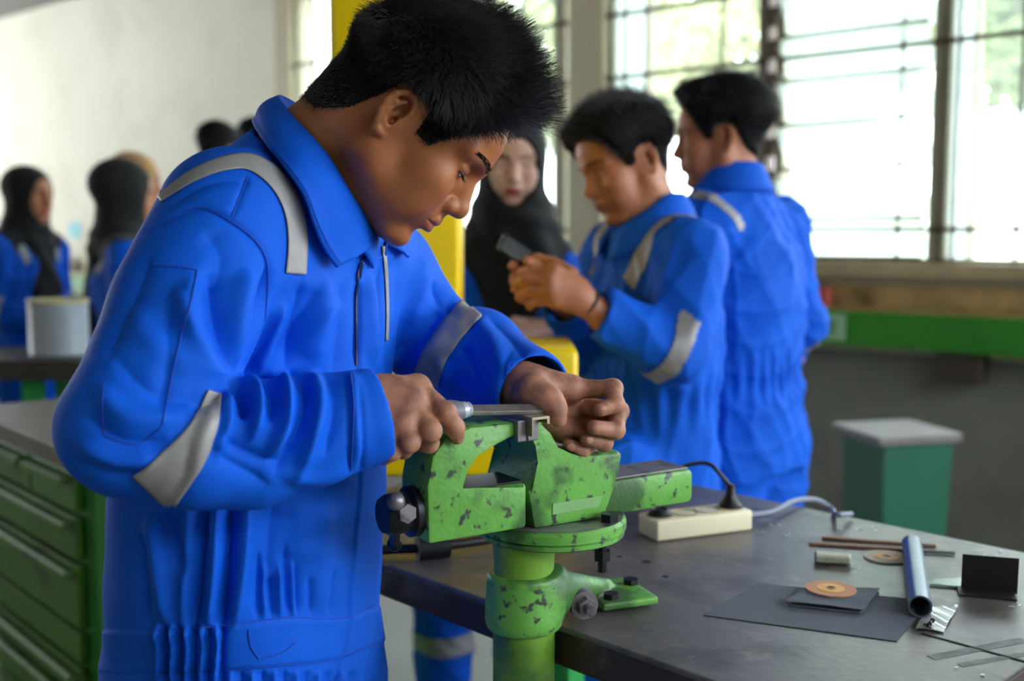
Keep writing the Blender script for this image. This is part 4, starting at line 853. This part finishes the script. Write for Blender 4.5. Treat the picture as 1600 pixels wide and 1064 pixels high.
# waistband and front placket stand proud of the cloth; fine cloth unevenness
p = projv(V); fc = N_[:, 1] < .2; top = np.interp(p[:, 0], [180, 240, 356, 447, 535, 600], [985, 985, 977, 966, 966, 944]); bot = np.interp(p[:, 0], [180, 240, 325, 430, 517, 600], [1052, 1052, 1049, 1040, 1032, 1002])
band = np.clip((p[:, 1]-top)/3, 0, 1)*np.clip((bot-p[:, 1])/3, 0, 1)*(V[:, 2] < 1.1)
pl_ = np.interp(p[:, 1], [380, 430, 574, 756, 847, 924, 966, 1050, 1100], [578, 557, 556, 558, 552, 544, 545, 524, 515]); plk = np.clip((p[:, 0]-pl_)/3, 0, 1)*np.clip((pl_+46-p[:, 0])/6, 0, 1)*(V[:, 1] > 1.06)*(p[:, 1] > 400)*(p[:, 0] < 625)
lo = np.array([np.sin(V@np.array(k)+f) for k, f in (((34, 20, 9), 0), ((-12, 41, 23), 1.3), ((61, -18, 30), 2.1), ((20, 9, 66), .4))]).sum(0)
V = V+N_*(band*.0022*fc+plk*.0032*fc+lo*.0006)[:, None]; N_ = vnormals(V, F)
suit = from_np('coverall', V, F, M_blue, wk)
sb = BVHTree.FromPolygons([tuple(v) for v in V.tolist()], F.tolist())
def hit(px, py, off=.0012, ymin=.5):
    d = ray(px, py).normalized(); o = CAM
    for _ in range(3):
        h = sb.ray_cast(o, d)
        if h[0] is None: return None
        if h[0].y >= ymin: return h[0]+(h[1] if h[1].dot(d) < 0 else -h[1])*off-d*.0006
        o = h[0]+d*.002
def strip(name, line, widths, mat, parent, off=.0014, n=10, m=8, ymin=.5, thick=.0012):
    """a band of cloth laid on the coverall"""
    c = smooth_path([Vector((a, b, 0)) for a, b in line], n); k = len(c); ws = np.interp(np.linspace(0, 1, k), np.linspace(0, 1, len(widths)), widths)
    G = []
    for i, q in enumerate(c):
        t = (c[min(i+1, k-1)]-c[max(i-1, 0)]).normalized(); s = Vector((-t.y, t.x, 0)); row = []
        for j in range(m+1):
            r = q+s*ws[i]*(j/m-.5); row.append(hit(r.x, r.y, off, ymin))
        G.append(row)
    bm = bmesh.new(); ids = {}
    for i, row in enumerate(G):
        for j, h in enumerate(row):
            if h is not None: ids[i, j] = bm.verts.new(h)
    for i in range(k-1):
        for j in range(m):
            q = [(i, j), (i+1, j), (i+1, j+1), (i, j+1)]
            if all(a in ids for a in q):
                vs = [ids[a] for a in q]
                if max((vs[a].co-vs[(a+1) % 4].co).length for a in range(4)) < .035: bm.faces.new(vs)
    for v in [v for v in bm.verts if not v.link_faces]: bm.verts.remove(v)
    bmesh.ops.smooth_vert(bm, verts=bm.verts, factor=.3, use_axis_x=True, use_axis_y=True, use_axis_z=True)
    me = bpy.data.meshes.new(name); bmesh.ops.recalc_face_normals(bm, faces=bm.faces); bm.to_mesh(me); bm.free(); me.polygons.foreach_set('use_smooth', [True]*len(me.polygons))
    o = mkobj(name, me, mat, parent); md = o.modifiers.new('t', 'SOLIDIFY'); md.thickness = thick; md.offset = 0; return o
def seam(name, line, parent, r=.0007, mat=None, ymin=.5, off=.0003):
    pts = [hit(q.x, q.y, off, ymin) for q in smooth_path([Vector((a, b, 0)) for a, b in line], 9)]; runs = [[]]
    for h in pts:
        if h is None or (runs[-1] and (runs[-1][-1]-h).length > .03): runs.append([])
        if h is not None: runs[-1].append(h)
    mb = MB()
    for q in runs:
        if len(q) > 1: mb.tube(q, r, 5)
    return mb.build(name, mat or M_stitch, parent, True)
strip('shoulder_tape', [(250, 312), (300, 277), (350, 257), (393, 255), (434, 284), (457, 326), (464, 375), (461, 428)], [10, 18, 22, 26, 30, 31, 31, 33], M_tape, suit)['label'] = 'grey reflective tape over the shoulder'
strip('sleeve_tape', [(336, 612), (318, 668), (284, 721), (238, 772)], [24, 42, 64, 84], M_tape, suit, n=9, m=12)['label'] = 'grey reflective tape around the near elbow'
strip('sleeve_tape', [(738, 480), (704, 520), (678, 560), (664, 598)], [42, 40, 40, 46], M_tape, suit, m=8)['label'] = 'grey reflective tape around the far elbow'
strip('shoulder_tape', [(598, 384), (602, 430), (604, 490), (603, 532)], [6, 5, 4, 4], M_tape, suit, m=3)
for l in ([(234, 416), (272, 417), (308, 422)], [(308, 422), (296, 480), (284, 520), (268, 590), (254, 664)], [(162, 600), (160, 640), (163, 681)], [(163, 681), (188, 690), (212, 696)], [(212, 696), (232, 684), (252, 668)], [(238, 358), (308, 324), (370, 352), (408, 388), (419, 430), (414, 500)], [(388, 274), (374, 308), (362, 338)], [(548, 583), (553, 640), (548, 735)], [(250, 300), (310, 262), (368, 236)]): seam('seam', l, suit, .0006)
for l in ([(240, 985), (356, 977), (447, 965), (535, 966), (584, 945)], [(240, 1050), (325, 1049), (430, 1040), (517, 1031), (584, 1003)], [(388, 984), (392, 1010), (405, 1030)], [(405, 1030), (440, 1020), (462, 1004)]): seam('seam', l, suit, .0006)
seam('zip', [(576, 395), (566, 408), (560, 425), (557, 470), (557, 520), (557, 572)], suit, .0016, pmat('dark_zip', (16, 30, 84), .4))
h = hit(565, 412, .003); MB().box(h+Vector((-.002, -.002, -.008)), (.0045, .002, .018), Matrix.Rotation(.2, 3, 'Y'), .0008).build('zip_pull', pmat('zip_metal', (70, 90, 150), .3, metal=.8), suit)
# collar: a flap folded over a stand
fold_ = [(604, 380, 1.20), (600, 345, 1.255), (570, 290, 1.285), (520, 225, 1.285), (474, 172, 1.25), (436, 150, 1.20), (452, 176, 1.145), (488, 215, 1.115), (525, 262, 1.11), (556, 315, 1.122), (578, 350, 1.145), (590, 374, 1.17)]
outr = [(640, 402, 1.24), (622, 360, 1.32), (580, 300, 1.35), (500, 250, 1.34), (430, 210, 1.29), (396, 188, 1.205), (412, 222, 1.115), (446, 262, 1.072), (474, 302, 1.062), (488, 345, 1.066), (504, 382, 1.078), (527, 418, 1.098)]
A = smooth_path([P(*q) for q in fold_], 6); B = smooth_path([P(*q) for q in outr], 6)
def collar_grid(A, B, bow, m=10):
    rows = []
    for a, b in zip(A, B):
        c = P(500, 300, 1.2); out_ = ((a+b)/2-c); out_.z *= .3; out_ = out_.normalized()
        rows.append([a.lerp(b, j/m)+out_*bow*math.sin(math.pi*min(1, j/m*1.15)) for j in range(m+1)])
    V = [v for r in rows for v in r]; k = m+1; F = [(i*k+j, (i+1)*k+j, (i+1)*k+j+1, i*k+j+1) for i in range(len(rows)-1) for j in range(m)]; return V, F
V, F = collar_grid(A, B, .006)
for i in range(len(V)): V[i] = V[i]+Vector((math.sin(V[i].z*90), math.sin(V[i].z*70+1), 0))*.0006
co = from_np('collar', [tuple(v) for v in V], F, M_blue, suit); md = co.modifiers.new('t', 'SOLIDIFY'); md.thickness = .003; md.offset = 0
Cc = [q+(P(505, 300, 1.2)-q).normalized()*.008-Vector((0, 0, .036)) for q in A]
V, F = collar_grid(A, Cc, .001, 5); co = from_np('collar_stand', [tuple(v) for v in V], F, M_blue, suit); md = co.modifiers.new('t', 'SOLIDIFY'); md.thickness = .003; md.offset = 0
def edge_pt(i, t):
    o = ((A[i]+B[i])/2-P(500, 300, 1.2)); o.z *= .3; return B[i].lerp(A[i], t)+o.normalized()*(.006*math.sin(math.pi*(1-t))+.0022)
MB().tube([edge_pt(i, .09) for i in range(36, len(B)-1)], .0005, 5).build('seam', M_stitch, suit, True)
for q in ft:
    S = SDF(); S.cap(q+Vector((-.045, 0, -.052)), q+Vector((.13, -.01, -.060)), .046, .040, k=.01); S.cap(q+Vector((-.03, 0, -.05)), q+Vector((-.01, 0, .05)), .048, .052, k=.02); S.box(q+Vector((.04, 0, -.145)), (.2, .1, .047), mode=1, k=.003)
    V, F = S.mesh(.005); from_np('boot', V, F, pmat('black_leather', (26, 24, 24), .4), wk)
# ---------------------------------------------------------------- the file in his hands
h0 = P(640, 653, 1.068); h1 = P(722, 641, 1.094); t1 = P(842, 639, 1.132); d = (h1-h0).normalized()
fl = empty('metal_file', h0, 'flat steel file with a grey handle held across the vise jaws by the worker', 'file')
Rl = frame(d.cross(Vector((0, 0, 1))), d); L = (h1-h0).length
MB().lathe(h0, [(.0001, -.03), (.010, -.028), (.0125, -.01), (.0115, L*.5), (.0125, L*.8), (.009, L), (.0001, L)], Rl, 24).build('handle', pmat('grey_handle', (112, 114, 126), .45), fl, True)
MB().lathe(h1, [(.0085, -.002), (.0085, .004), (.0075, .0055), (.008, .008), (.006, .010), (.0001, .010)], Rl, 24).build('ferrule', pmat('pale_ferrule', (186, 192, 212), .3, metal=.3), fl, True)
d2 = (t1-h1).normalized(); Rf_ = frame(d2, Vector((0, -.55, 1)))
MB().box((h1+t1)/2+d2*.004, ((t1-h1).length, .013, .0048), Rf_, .0006).build('blade', pmat('file_steel', (156, 150, 148), .38, metal=.7, bump=.4, bscale=900, var=.2, scale=60), fl)
# ================================================================ the other students, out of focus
M_blue2 = pmat('coverall_blue_cotton', (8, 88, 206), .75, var=.08, scale=8, sheen=0, spec=.18)
M_hij = pmat('black_headscarf', (17, 17, 19), .85, var=.1, scale=12, sheen=.1); M_hijt = pmat('tan_headscarf', (190, 146, 92), .85, var=.1, scale=12, sheen=.2)
def auto_hand(S, wrist, d, up, curl=.5, spread=.020, sc=1.0, thumb_side=1):
    """d: along the hand, up: back of the hand"""
    d = Vector(d).normalized(); up = Vector(up); up = (up-d*up.dot(d)).normalized(); ac = d.cross(up)*thumb_side; w_ = Vector(wrist)
    m = [w_+(d*(.086-.004*abs(i-1.2))+ac*(.030-.0205*i))*sc for i in range(4)]; fs = []
    for i in range(4):
        q = m[i]; a = 0; f = []
        for L, c in ((.042, .9), (.027, 1.1), (.021, .7)):
            a += curl*c*(1+.12*i); L = L*(1, 1.06, .98, .8)[i]*sc; q = q+(d*math.cos(a)-up*math.sin(a))*L; f.append(q)
        fs.append(f)
    t = [w_+(d*.02+ac*.022-up*.006)*sc, w_+(d*.052+ac*.044-up*.016)*sc, w_+(d*.080+ac*.046-up*.030)*sc, w_+(d*.098+ac*.038-up*.042)*sc]
    hand_ops(S, w_, m, fs, t, rp=.0125*sc, rf=.0088*sc); return m, fs, t
def bg_person(label, f, u, org, sc, neck, sh, el, wr, pel, kn, an, hands, female=False, scarf=None, skin=None, folds_seed=0, hairlen=(.006, .03), vox=.0045, tapes=True, group=None, strands=7000, suitmat=None, cap_l=None, cut=0):
    """all points in room coordinates; index 0 is the person's right side, 1 the left"""
    skin = skin or M_skin2; M = head_M(f, u, org, sc); H = lambda *p: M @ Vector(p)
    S = SDF(); head_ops(S, M, female=female, closed=.5, ear=scarf is None)
    S.cap(H(-.025, 0, -.03), neck, .050*sc, .056*sc, k=.03); S.cap(H(.0, 0, -.06), Vector(neck)-Vector((0, 0, .05)), .034, .05, k=.03); S.cap(neck, Vector(pel)+Vector((0, 0, .15)), .06, .09, k=.03)
    V, F = S.mesh(.0032); V = relax(V, F, 1, .3); N_ = vnormals(V, F)
    parts = [(V, F)]; S = SDF(); S.cap(neck, pel, .05, .07); S.chain([sh[0], el[0], wr[0]], [.045, .036, .026]); S.chain([sh[1], el[1], wr[1]], [.045, .036, .026])
    for i in (0, 1): S.chain([pel, kn[i], an[i]], [.08, .05, .038]); S.cap(an[i]-Vector((0, 0, .03)), Vector(an[i])+Vector((f[0], f[1], 0)).normalized()*.1-Vector((0, 0, .05)), .034, .03)
    parts.append(S.mesh(.008))
    for hnd in hands:
        S = SDF(); hnd(S); parts.append(S.mesh(.0024))
    BV, BF = join_np(parts); pr = from_np('person', BV, BF, skin, None); props(pr, label, 'person', group)
    paint_lips(pr.data, M, M_lip2 if female else M_lip)
    face_bits(pr, M, lash=False, bvh=BVHTree.FromPolygons([tuple(v) for v in V.tolist()], F.tolist()))
    yaw = math.atan2(sh[1].y-sh[0].y, sh[1].x-sh[0].x)-math.pi/2
    # suit
    S = SDF(); zs = (pel.z-.10, pel.z, pel.z+.12, pel.z+.28, sh[0].z*.5+sh[1].z*.5-.06, neck.z-.02); secs = []
    bw = (sh[0]-sh[1]).length/2
    for z, rx, ry in zip(zs, (.125, .125, .115, .128, .118, .07), (.165, .165, bw*.92, bw*1.06, bw*.98, bw*.6)):
        t = (z-pel.z)/(neck.z-pel.z); c = Vector(pel).lerp((sh[0]+sh[1])/2 if t < .95 else neck, max(0, min(1, t))); secs.append((z, c.x, c.y, rx, ry))
    S.loft(secs, n=2.2, yaw=yaw, k=.02); S.chain([sh[0], (sh[0]+sh[1])/2*.35+Vector(neck)*.65-Vector((0, 0, .03)), sh[1]], [.062, .068, .062], k=.05)
    for i in (0, 1):
        S.chain([sh[i], el[i], wr[i]], [.072, .062, .049], k=.02)
        S.chain([Vector(pel)+(Vector(kn[i])-Vector(pel))*Vector((1, 1, 0)).length*0+(Vector((kn[i].x-pel.x, kn[i].y-pel.y, 0))*.9)-Vector((0, 0, .06)), kn[i], Vector(an[i])+Vector((0, 0, .0))], [.115, .088, .072], k=.03)
        dd = (wr[i]-el[i]).normalized(); S.cap(wr[i]-dd*.04, wr[i]+dd*.08, .038, .038, k=.003, mode=1); S.box(wr[i]+dd*(.012+.04), (.04, .056, .056), k=.003, mode=1, R=frame(dd, (0, 0, 1) if abs(dd.z) < .9 else (1, 0, 0)))
    S.cap(Vector(neck)+Vector((0, 0, .01)), Vector(neck)+Vector((0, 0, .1)), .055, .075, k=.01, mode=1)
    sv, sf = S.mesh(vox); sv = relax(sv, sf, 2, .5); sn = vnormals(sv, sf)
    r = np.random.default_rng(folds_seed+11); D = np.zeros(len(sv))
    for k in range(7):
        kk = r.normal(size=3)*(np.array([26, 26, 7]) if k < 4 else np.array([20, 20, 26])); s_ = np.sin(sv@kk+r.uniform(0, 6)+1.2*np.sin(sv@(r.normal(size=3)*8))); D += (1-np.abs(s_))**2*.0042
    zz = sv[:, 2]; D += .004*np.sin(np.arctan2(sv[:, 1]-pel.y, sv[:, 0]-pel.x)*26)*np.exp(-((zz-pel.z-.12)/.05)**2)
    sv = sv+sn*(D-.006)[:, None]
    su = from_np('coverall', sv, sf, suitmat or M_blue2, pr)
    def band(name, a, b, t0, t1, rad):
        a = Vector(a); b = Vector(b); d = (b-a).normalized(); L = (b-a).length; q = (sv-np.array(a))@np.array(d); rr = np.linalg.norm(sv-np.array(a)-q[:, None]*np.array(d), axis=1)
        ok = (q > t0*L) & (q < t1*L) & (rr < rad); fm = sf[ok[sf].all(1)]
        if len(fm) < 4: return
        un, inv = np.unique(fm, return_inverse=True); nn = vnormals(sv, sf); from_np(name, (sv+nn*.003)[un], inv.reshape(fm.shape), M_tape, su)
    if tapes:
        for i in (0, 1):
            band('sleeve_tape', el[i], wr[i], .02, .26, .085); band('trouser_tape', kn[i], an[i], .52, .68, .11)
            a = sh[i].lerp(neck, .45)
            if tapes == 2 and i == 0: continue
            if tapes == 2: a = sh[i].lerp(neck, .22)
            band('shoulder_tape', a-Vector((0, 0, .0)), a+(sh[i]-Vector(neck)).normalized()*.1, 0, .42 if tapes != 2 else .3, .13 if tapes != 2 else .085)
    # collar
    if scarf is None:
        A = []; B = []; fx = Vector((math.cos(yaw), math.sin(yaw), 0)); lx = Vector((-fx.y, fx.x, 0)); n_ = 24; nc = Vector(neck)
        for i in range(n_+1):
            a = math.radians(-165+330*i/n_)+math.pi; dv = fx*math.cos(a)+lx*math.sin(a); fr = max(0, math.cos(a)); A.append(nc+dv*(.066+.012*fr)+Vector((0, 0, .055-.06*fr))); B.append(nc+dv*(.098+.02*fr)+Vector((0, 0, .0-.075*fr-.012)))
        VV, FF = collar_grid2(A, B, nc); co = from_np('collar', VV, FF, suitmat or M_blue2, su); md = co.modifiers.new('t', 'SOLIDIFY'); md.thickness = .004; md.offset = 0
        hc = hair_cap('hair', pr, M, V, F, N_, cap_l or (lambda L: .004+.020*np.clip((L[:, 2]-.04)/.06, 0, 1)+.010*np.clip((L[:, 0]-.02)/.06, 0, 1)*(L[:, 2] > .06)), M_cap)
        if strands:
            hair_strands('hair_strands', hc, M, V, N_, strands, lambda l, e: (hairlen[0]+hairlen[1]*np.clip((l[:, 2]-.02)/.07, 0, 1))*np.clip(.3+e/.03, .3, 1), wflow, .0007, clump=40, seed=folds_seed)
    else:
        S = SDF(); m = dict(M=M)
        S.ell((-.008, 0, .052), (.108, .090, .093), k=.01, **m); S.ell((.028, 0, .0), (.070, .082, .098), k=.04, **m); S.ell((.0, 0, -.07), (.080, .075, .06), k=.04, **m)
        nc = Vector(neck); c_ = (sh[0]+sh[1])/2
        S.cap(H(-.01, 0, -.04), nc, .080, .092, k=.04); S.chain([sh[0].lerp(nc, .25), nc+Vector((0, 0, .0)), sh[1].lerp(nc, .25)], [.078, .088, .078], k=.05)
        fv = Vector((f[0], f[1], 0)).normalized(); S.cap(nc+Vector((0, 0, -.03)), c_+fv*.035-Vector((0, 0, scarf[1])), .098, .125, k=.05); S.cap(nc, c_-fv*.035-Vector((0, 0, scarf[1]*.8)), .098, .120, k=.05)
        S.ell((.090, 0, .002), (.072, .062, .084), k=.010, mode=1, **m); S.ell((.0, 0, .0), (.075, .052, .1), k=.01, mode=1, **m) if False else None
        hv, hf = S.mesh(vox); hv = relax(hv, hf, 2, .5); hn = vnormals(hv, hf); L = local(M, hv)
        ang = np.arctan2(hv[:, 1]-nc.y, hv[:, 0]-nc.x); D = .005*np.sin(ang*7+hv[:, 2]*30)*np.clip((nc.z+.05-hv[:, 2])/.12, 0, 1)+.004*np.sin(hv[:, 2]*90+ang*2)*np.exp(-((hv[:, 2]-nc.z-.02)/.06)**2)
        from_np('headscarf', hv+hn*D[:, None], hf, scarf[0], pr)
    for i in (0, 1):
        S = SDF(); d = Vector((f[0], f[1], 0)).normalized(); q = an[i]; S.cap(q-d*.04-Vector((0, 0, .045)), q+d*.13-Vector((0, 0, .055)), .044, .038); S.cap(q-Vector((0, 0, .04)), q+Vector((0, 0, .03)), .046, .048, k=.02); S.box((q.x, q.y, -.05), (.4, .4, .05), mode=1, k=.002)
        vv, ff = S.mesh(.007); from_np('boot', vv, ff, pmat('black_leather', (26, 24, 24)), pr)
    return pr, M
def collar_grid2(A, B, c, m=5):
    V = []; k = m+1
    for a, b in zip(A, B):
        for j in range(k): V.append(tuple(a.lerp(b, j/m)+Vector((0, 0, .008))*math.sin(math.pi*j/m)))
    return V, [(i*k+j, (i+1)*k+j, (i+1)*k+j+1, i*k+j+1) for i in range(len(A)-1) for j in range(m)]
def stand(cx, cy, yaw, hgt=.88, sp=.1, pelx=None):
    """pelvis, knees and ankles of someone standing on the floor; 0 right, 1 left"""
    f = Vector((math.cos(yaw), math.sin(yaw), 0)); l = Vector((-f.y, f.x, 0)); p = Vector((cx, cy, hgt))
    return p, [p-l*sp*.9+f*.02-Vector((0, 0, hgt-.47)), p+l*sp*.9+f*.0-Vector((0, 0, hgt-.47))], [Vector((p.x, p.y, .10))-l*sp-f*.02, Vector((p.x, p.y, .10))+l*sp+f*.03]
def relaxed(wr, d, up, side, curl=.45): return lambda S: (S.cap(Vector(wr)-Vector(d)*.06, wr, .030, .025), auto_hand(S, wr, d, up, curl, thumb_side=side))
# ---- middle student, looking down at what he holds
Y = 2.20; org = P(983, 264, 2.26); nb = P(1018, 345, 2.27)
shL = P(1082, 398, 2.12); shR = P(962, 392, 2.46); elL = P(1056, 548, 2.06); wrL = P(944, 494, 2.02); elR = P(935, 565, 2.44); wrR = P(884, 476, 2.18)
pel, kn, an = stand(P(1020, 700, 2.30).x, 2.30, math.radians(200)); an[1].x = kn[1].x = .19; an[1].y = 2.14; kn[1].y = 2.14
def handA(S):
    S.cap(wrL+Vector((.06, 0, -.03)), wrL, .031, .026); m = [P(866, 424, 1.985), P(860, 440, 1.975), P(862, 456, 1.975), P(868, 470, 1.98)]
    fs = [[P(832, 420, 2.0), P(816, 426, 2.03), P(812, 436, 2.05)], [P(824, 436, 1.99), P(808, 444, 2.02), P(808, 452, 2.05)], [P(830, 454, 1.99), P(814, 460, 2.02), P(815, 468, 2.05)], [P(842, 470, 1.99), P(828, 474, 2.02), P(828, 480, 2.04)]]
    hand_ops(S, P(908, 466, 2.0), m, fs, [P(890, 430, 2.02), P(862, 412, 2.05), P(840, 406, 2.06), P(822, 408, 2.06)], rp=.015, rf=.0102); S.cap(wrL, P(906, 466, 2.0), .026, .025, k=.02); S.ell(P(884, 450, 1.995), (.036, .016, .028), k=.02)
def handB(S):
    S.cap(wrR, P(868, 460, 2.14), .026, .024); hand_ops(S, P(868, 460, 2.14), [P(842, 430, 2.10), P(838, 442, 2.10), P(838, 454, 2.10), P(842, 466, 2.10)], [[P(818, 418, 2.08), P(806, 412, 2.06), P(800, 416, 2.05)], [P(816, 434, 2.08), P(806, 432, 2.06), P(802, 438, 2.05)], [P(818, 448, 2.08), P(808, 448, 2.07), P(804, 452, 2.06)], [P(824, 462, 2.08), P(814, 464, 2.07), P(810, 466, 2.06)]], [P(862, 440, 2.10), P(848, 424, 2.07), P(836, 414, 2.05), P(824, 408, 2.04)], rp=.013, rf=.0095)
A_, MA = bg_person('young man in blue coverall looking down at the black device in his hands', (-.86, -.40, -.38), (-.30, -.05, .95), org, .97, nb, [shR, shL], [elR, elL], [wrR, wrL], pel, kn, an, [handA, handB], folds_seed=1, strands=9000, hairlen=(.012, .04), cap_l=lambda L: .006+.022*np.clip((L[:, 2]-.03)/.06, 0, 1)+.012*np.clip((L[:, 0]-.0)/.06, 0, 1)*(L[:, 2] > .055))
mb = MB(); c = wrL.lerp(P(908, 466, 2.0), .72); ax = (P(908, 466, 2.0)-wrL).normalized(); mb.lathe(c, [(.0275, -.004), (.0295, 0), (.0275, .004)], frame(ax.orthogonal(), ax), 24); mb.build('wristband', pmat('dark_band', (36, 28, 26)), A_, True)
dv = empty('handheld_device', P(812, 408, 2.05), 'black handheld device held up by the middle student', 'device')
a = P(782, 376, 2.05); b = P(838, 414, 2.07); d = (b-a); Rd = frame(d, (-.3, -.7, .6)); MB().box((a+b)/2, (d.length, .036, .011), Rd, .003).build('casing', pmat('black_casing', (20, 20, 22), .3), dv, True)
MB().box((a+b)/2+Rd @ Vector((-.012, 0, .0057)), (d.length*.6, .028, .0006), Rd).build('screen', pmat('grey_screen', (58, 64, 66), .15), dv)
# ---- right student seen from behind
org = P(1130, 224, 2.58); nb = P(1142, 292, 2.58)
shR = P(1205, 350, 2.66); shL = P(1095, 352, 2.42); 
shL = P(1102, 352, 2.50); shR = P(1216, 354, 2.74)
elR = P(1248, 505, 2.78); wrR = P(1222, 556, 2.98); elL = P(1088, 520, 2.58); wrL = P(1080, 560, 2.86)
pel, kn, an = stand(P(1165, 700, 2.56).x, 2.58, math.radians(125))
bg_person('young man in blue coverall standing with his back turned, nearest the louvre window', (-.95, .20, -.10), (-.10, .0, 1), org, 1.0, nb, [shR, shL], [elR, elL], [wrR, wrL], pel, kn, an, [relaxed(wrR, (-.3, .9, -.1), (.5, 0, .8), 1), relaxed(wrL, (-.3, .9, .1), (-.5, 0, .8), -1)], folds_seed=2, tapes=2, strands=9000, hairlen=(.008, .045), cap_l=lambda L: .006+.026*np.clip((L[:, 2]-.02)/.06, 0, 1)+.012*np.clip((L[:, 0]-.02)/.06, 0, 1)*(L[:, 2] > .06))
# ---- woman facing the camera
org = P(800, 258, 2.93); nb = P(800, 350, 2.95)
shR = P(738, 430, 2.93); shL = P(868, 425, 2.97); elR = P(715, 560, 2.95); wrR = P(786, 540, 2.74); elL = P(892, 545, 2.92); wrL = P(858, 512, 2.72)
pel = Vector((-.07, 2.98, .84)); kn = [Vector((-.185, 2.86, .45)), Vector((.02, 2.97, .45))]; an = [Vector((-.188, 2.86, .10)), Vector((.03, 2.97, .10))]
bg_person('woman in black headscarf facing forward between the worker and the young man', (.06, -.96, -.26), (.02, -.24, .97), org, 1.0, nb, [shR, shL], [elR, elL], [wrR, wrL], pel, kn, an, [relaxed(wrL, (-.95, -.25, .0), (0, -.5, .8), 1, .7), relaxed(wrR, (.9, -.3, 0), (0, -.5, .8), -1, .6)], female=True, scarf=(M_hij, .20), skin=M_skin3, folds_seed=3)
# ---- the group at the far left
def left_person(label, px, py, Y, f, sc, scarf, seed, hgt=.86, arm=.12, skin=M_skin2, strands=0, drape=None):
    o = P(px, py, Y); f = Vector(f).normalized(); l = Vector((-f.y, f.x, 0)).normalized(); fh = Vector((f.x, f.y, 0)).normalized()
    n = o-Vector((0, 0, .155*sc))-fh*.02; s = [n-l*.165*sc-Vector((0, 0, .055)), n+l*.165*sc-Vector((0, 0, .055))]
    e = [s[0]-l*.05-Vector((0, 0, .27))-fh*.02, s[1]+l*.05-Vector((0, 0, .27))-fh*.02]; w_ = [e[0]+fh*.20+Vector((0, 0, -.04))+l*arm, e[1]+fh*.20+Vector((0, 0, -.04))-l*arm]
    yaw = math.atan2(f.y, f.x); pel, kn, an = stand(n.x, n.y, yaw, hgt)
    bg_person(label, tuple(f), (0, 0, 1), o, sc, n, s, e, w_, pel, kn, an, [relaxed(w_[0], fh, (0, 0, 1), 1, .6), relaxed(w_[1], fh, (0, 0, 1), -1, .6)], female=scarf is not None, scarf=scarf, skin=skin, folds_seed=seed, strands=strands, vox=.007)
left_person('woman in black headscarf in profile behind the paint tin', 42, 312, 4.95, (.96, -.28, -.05), 1.08, (M_hij, .17), 4)
left_person('woman in long black headscarf turned away, seen just left of the worker', 190, 312, 4.50, (.86, .46, -.05), 1.18, (M_hij, .30), 5)
left_person('woman in tan headscarf hidden behind the black headscarf', 208, 292, 5.5, (.9, .3, -.05), 1.22, (M_hijt, .18), 6)
left_person('young man whose dark hair shows above the worker\'s near shoulder', 340, 240, 5.2, (.3, .9, -.05), 1.0, None, 7, strands=3000)
left_person('person whose dark hair shows against the worker\'s raised collar', 396, 226, 6.2, (-.2, .95, -.05), 1.0, None, 8, strands=3000)
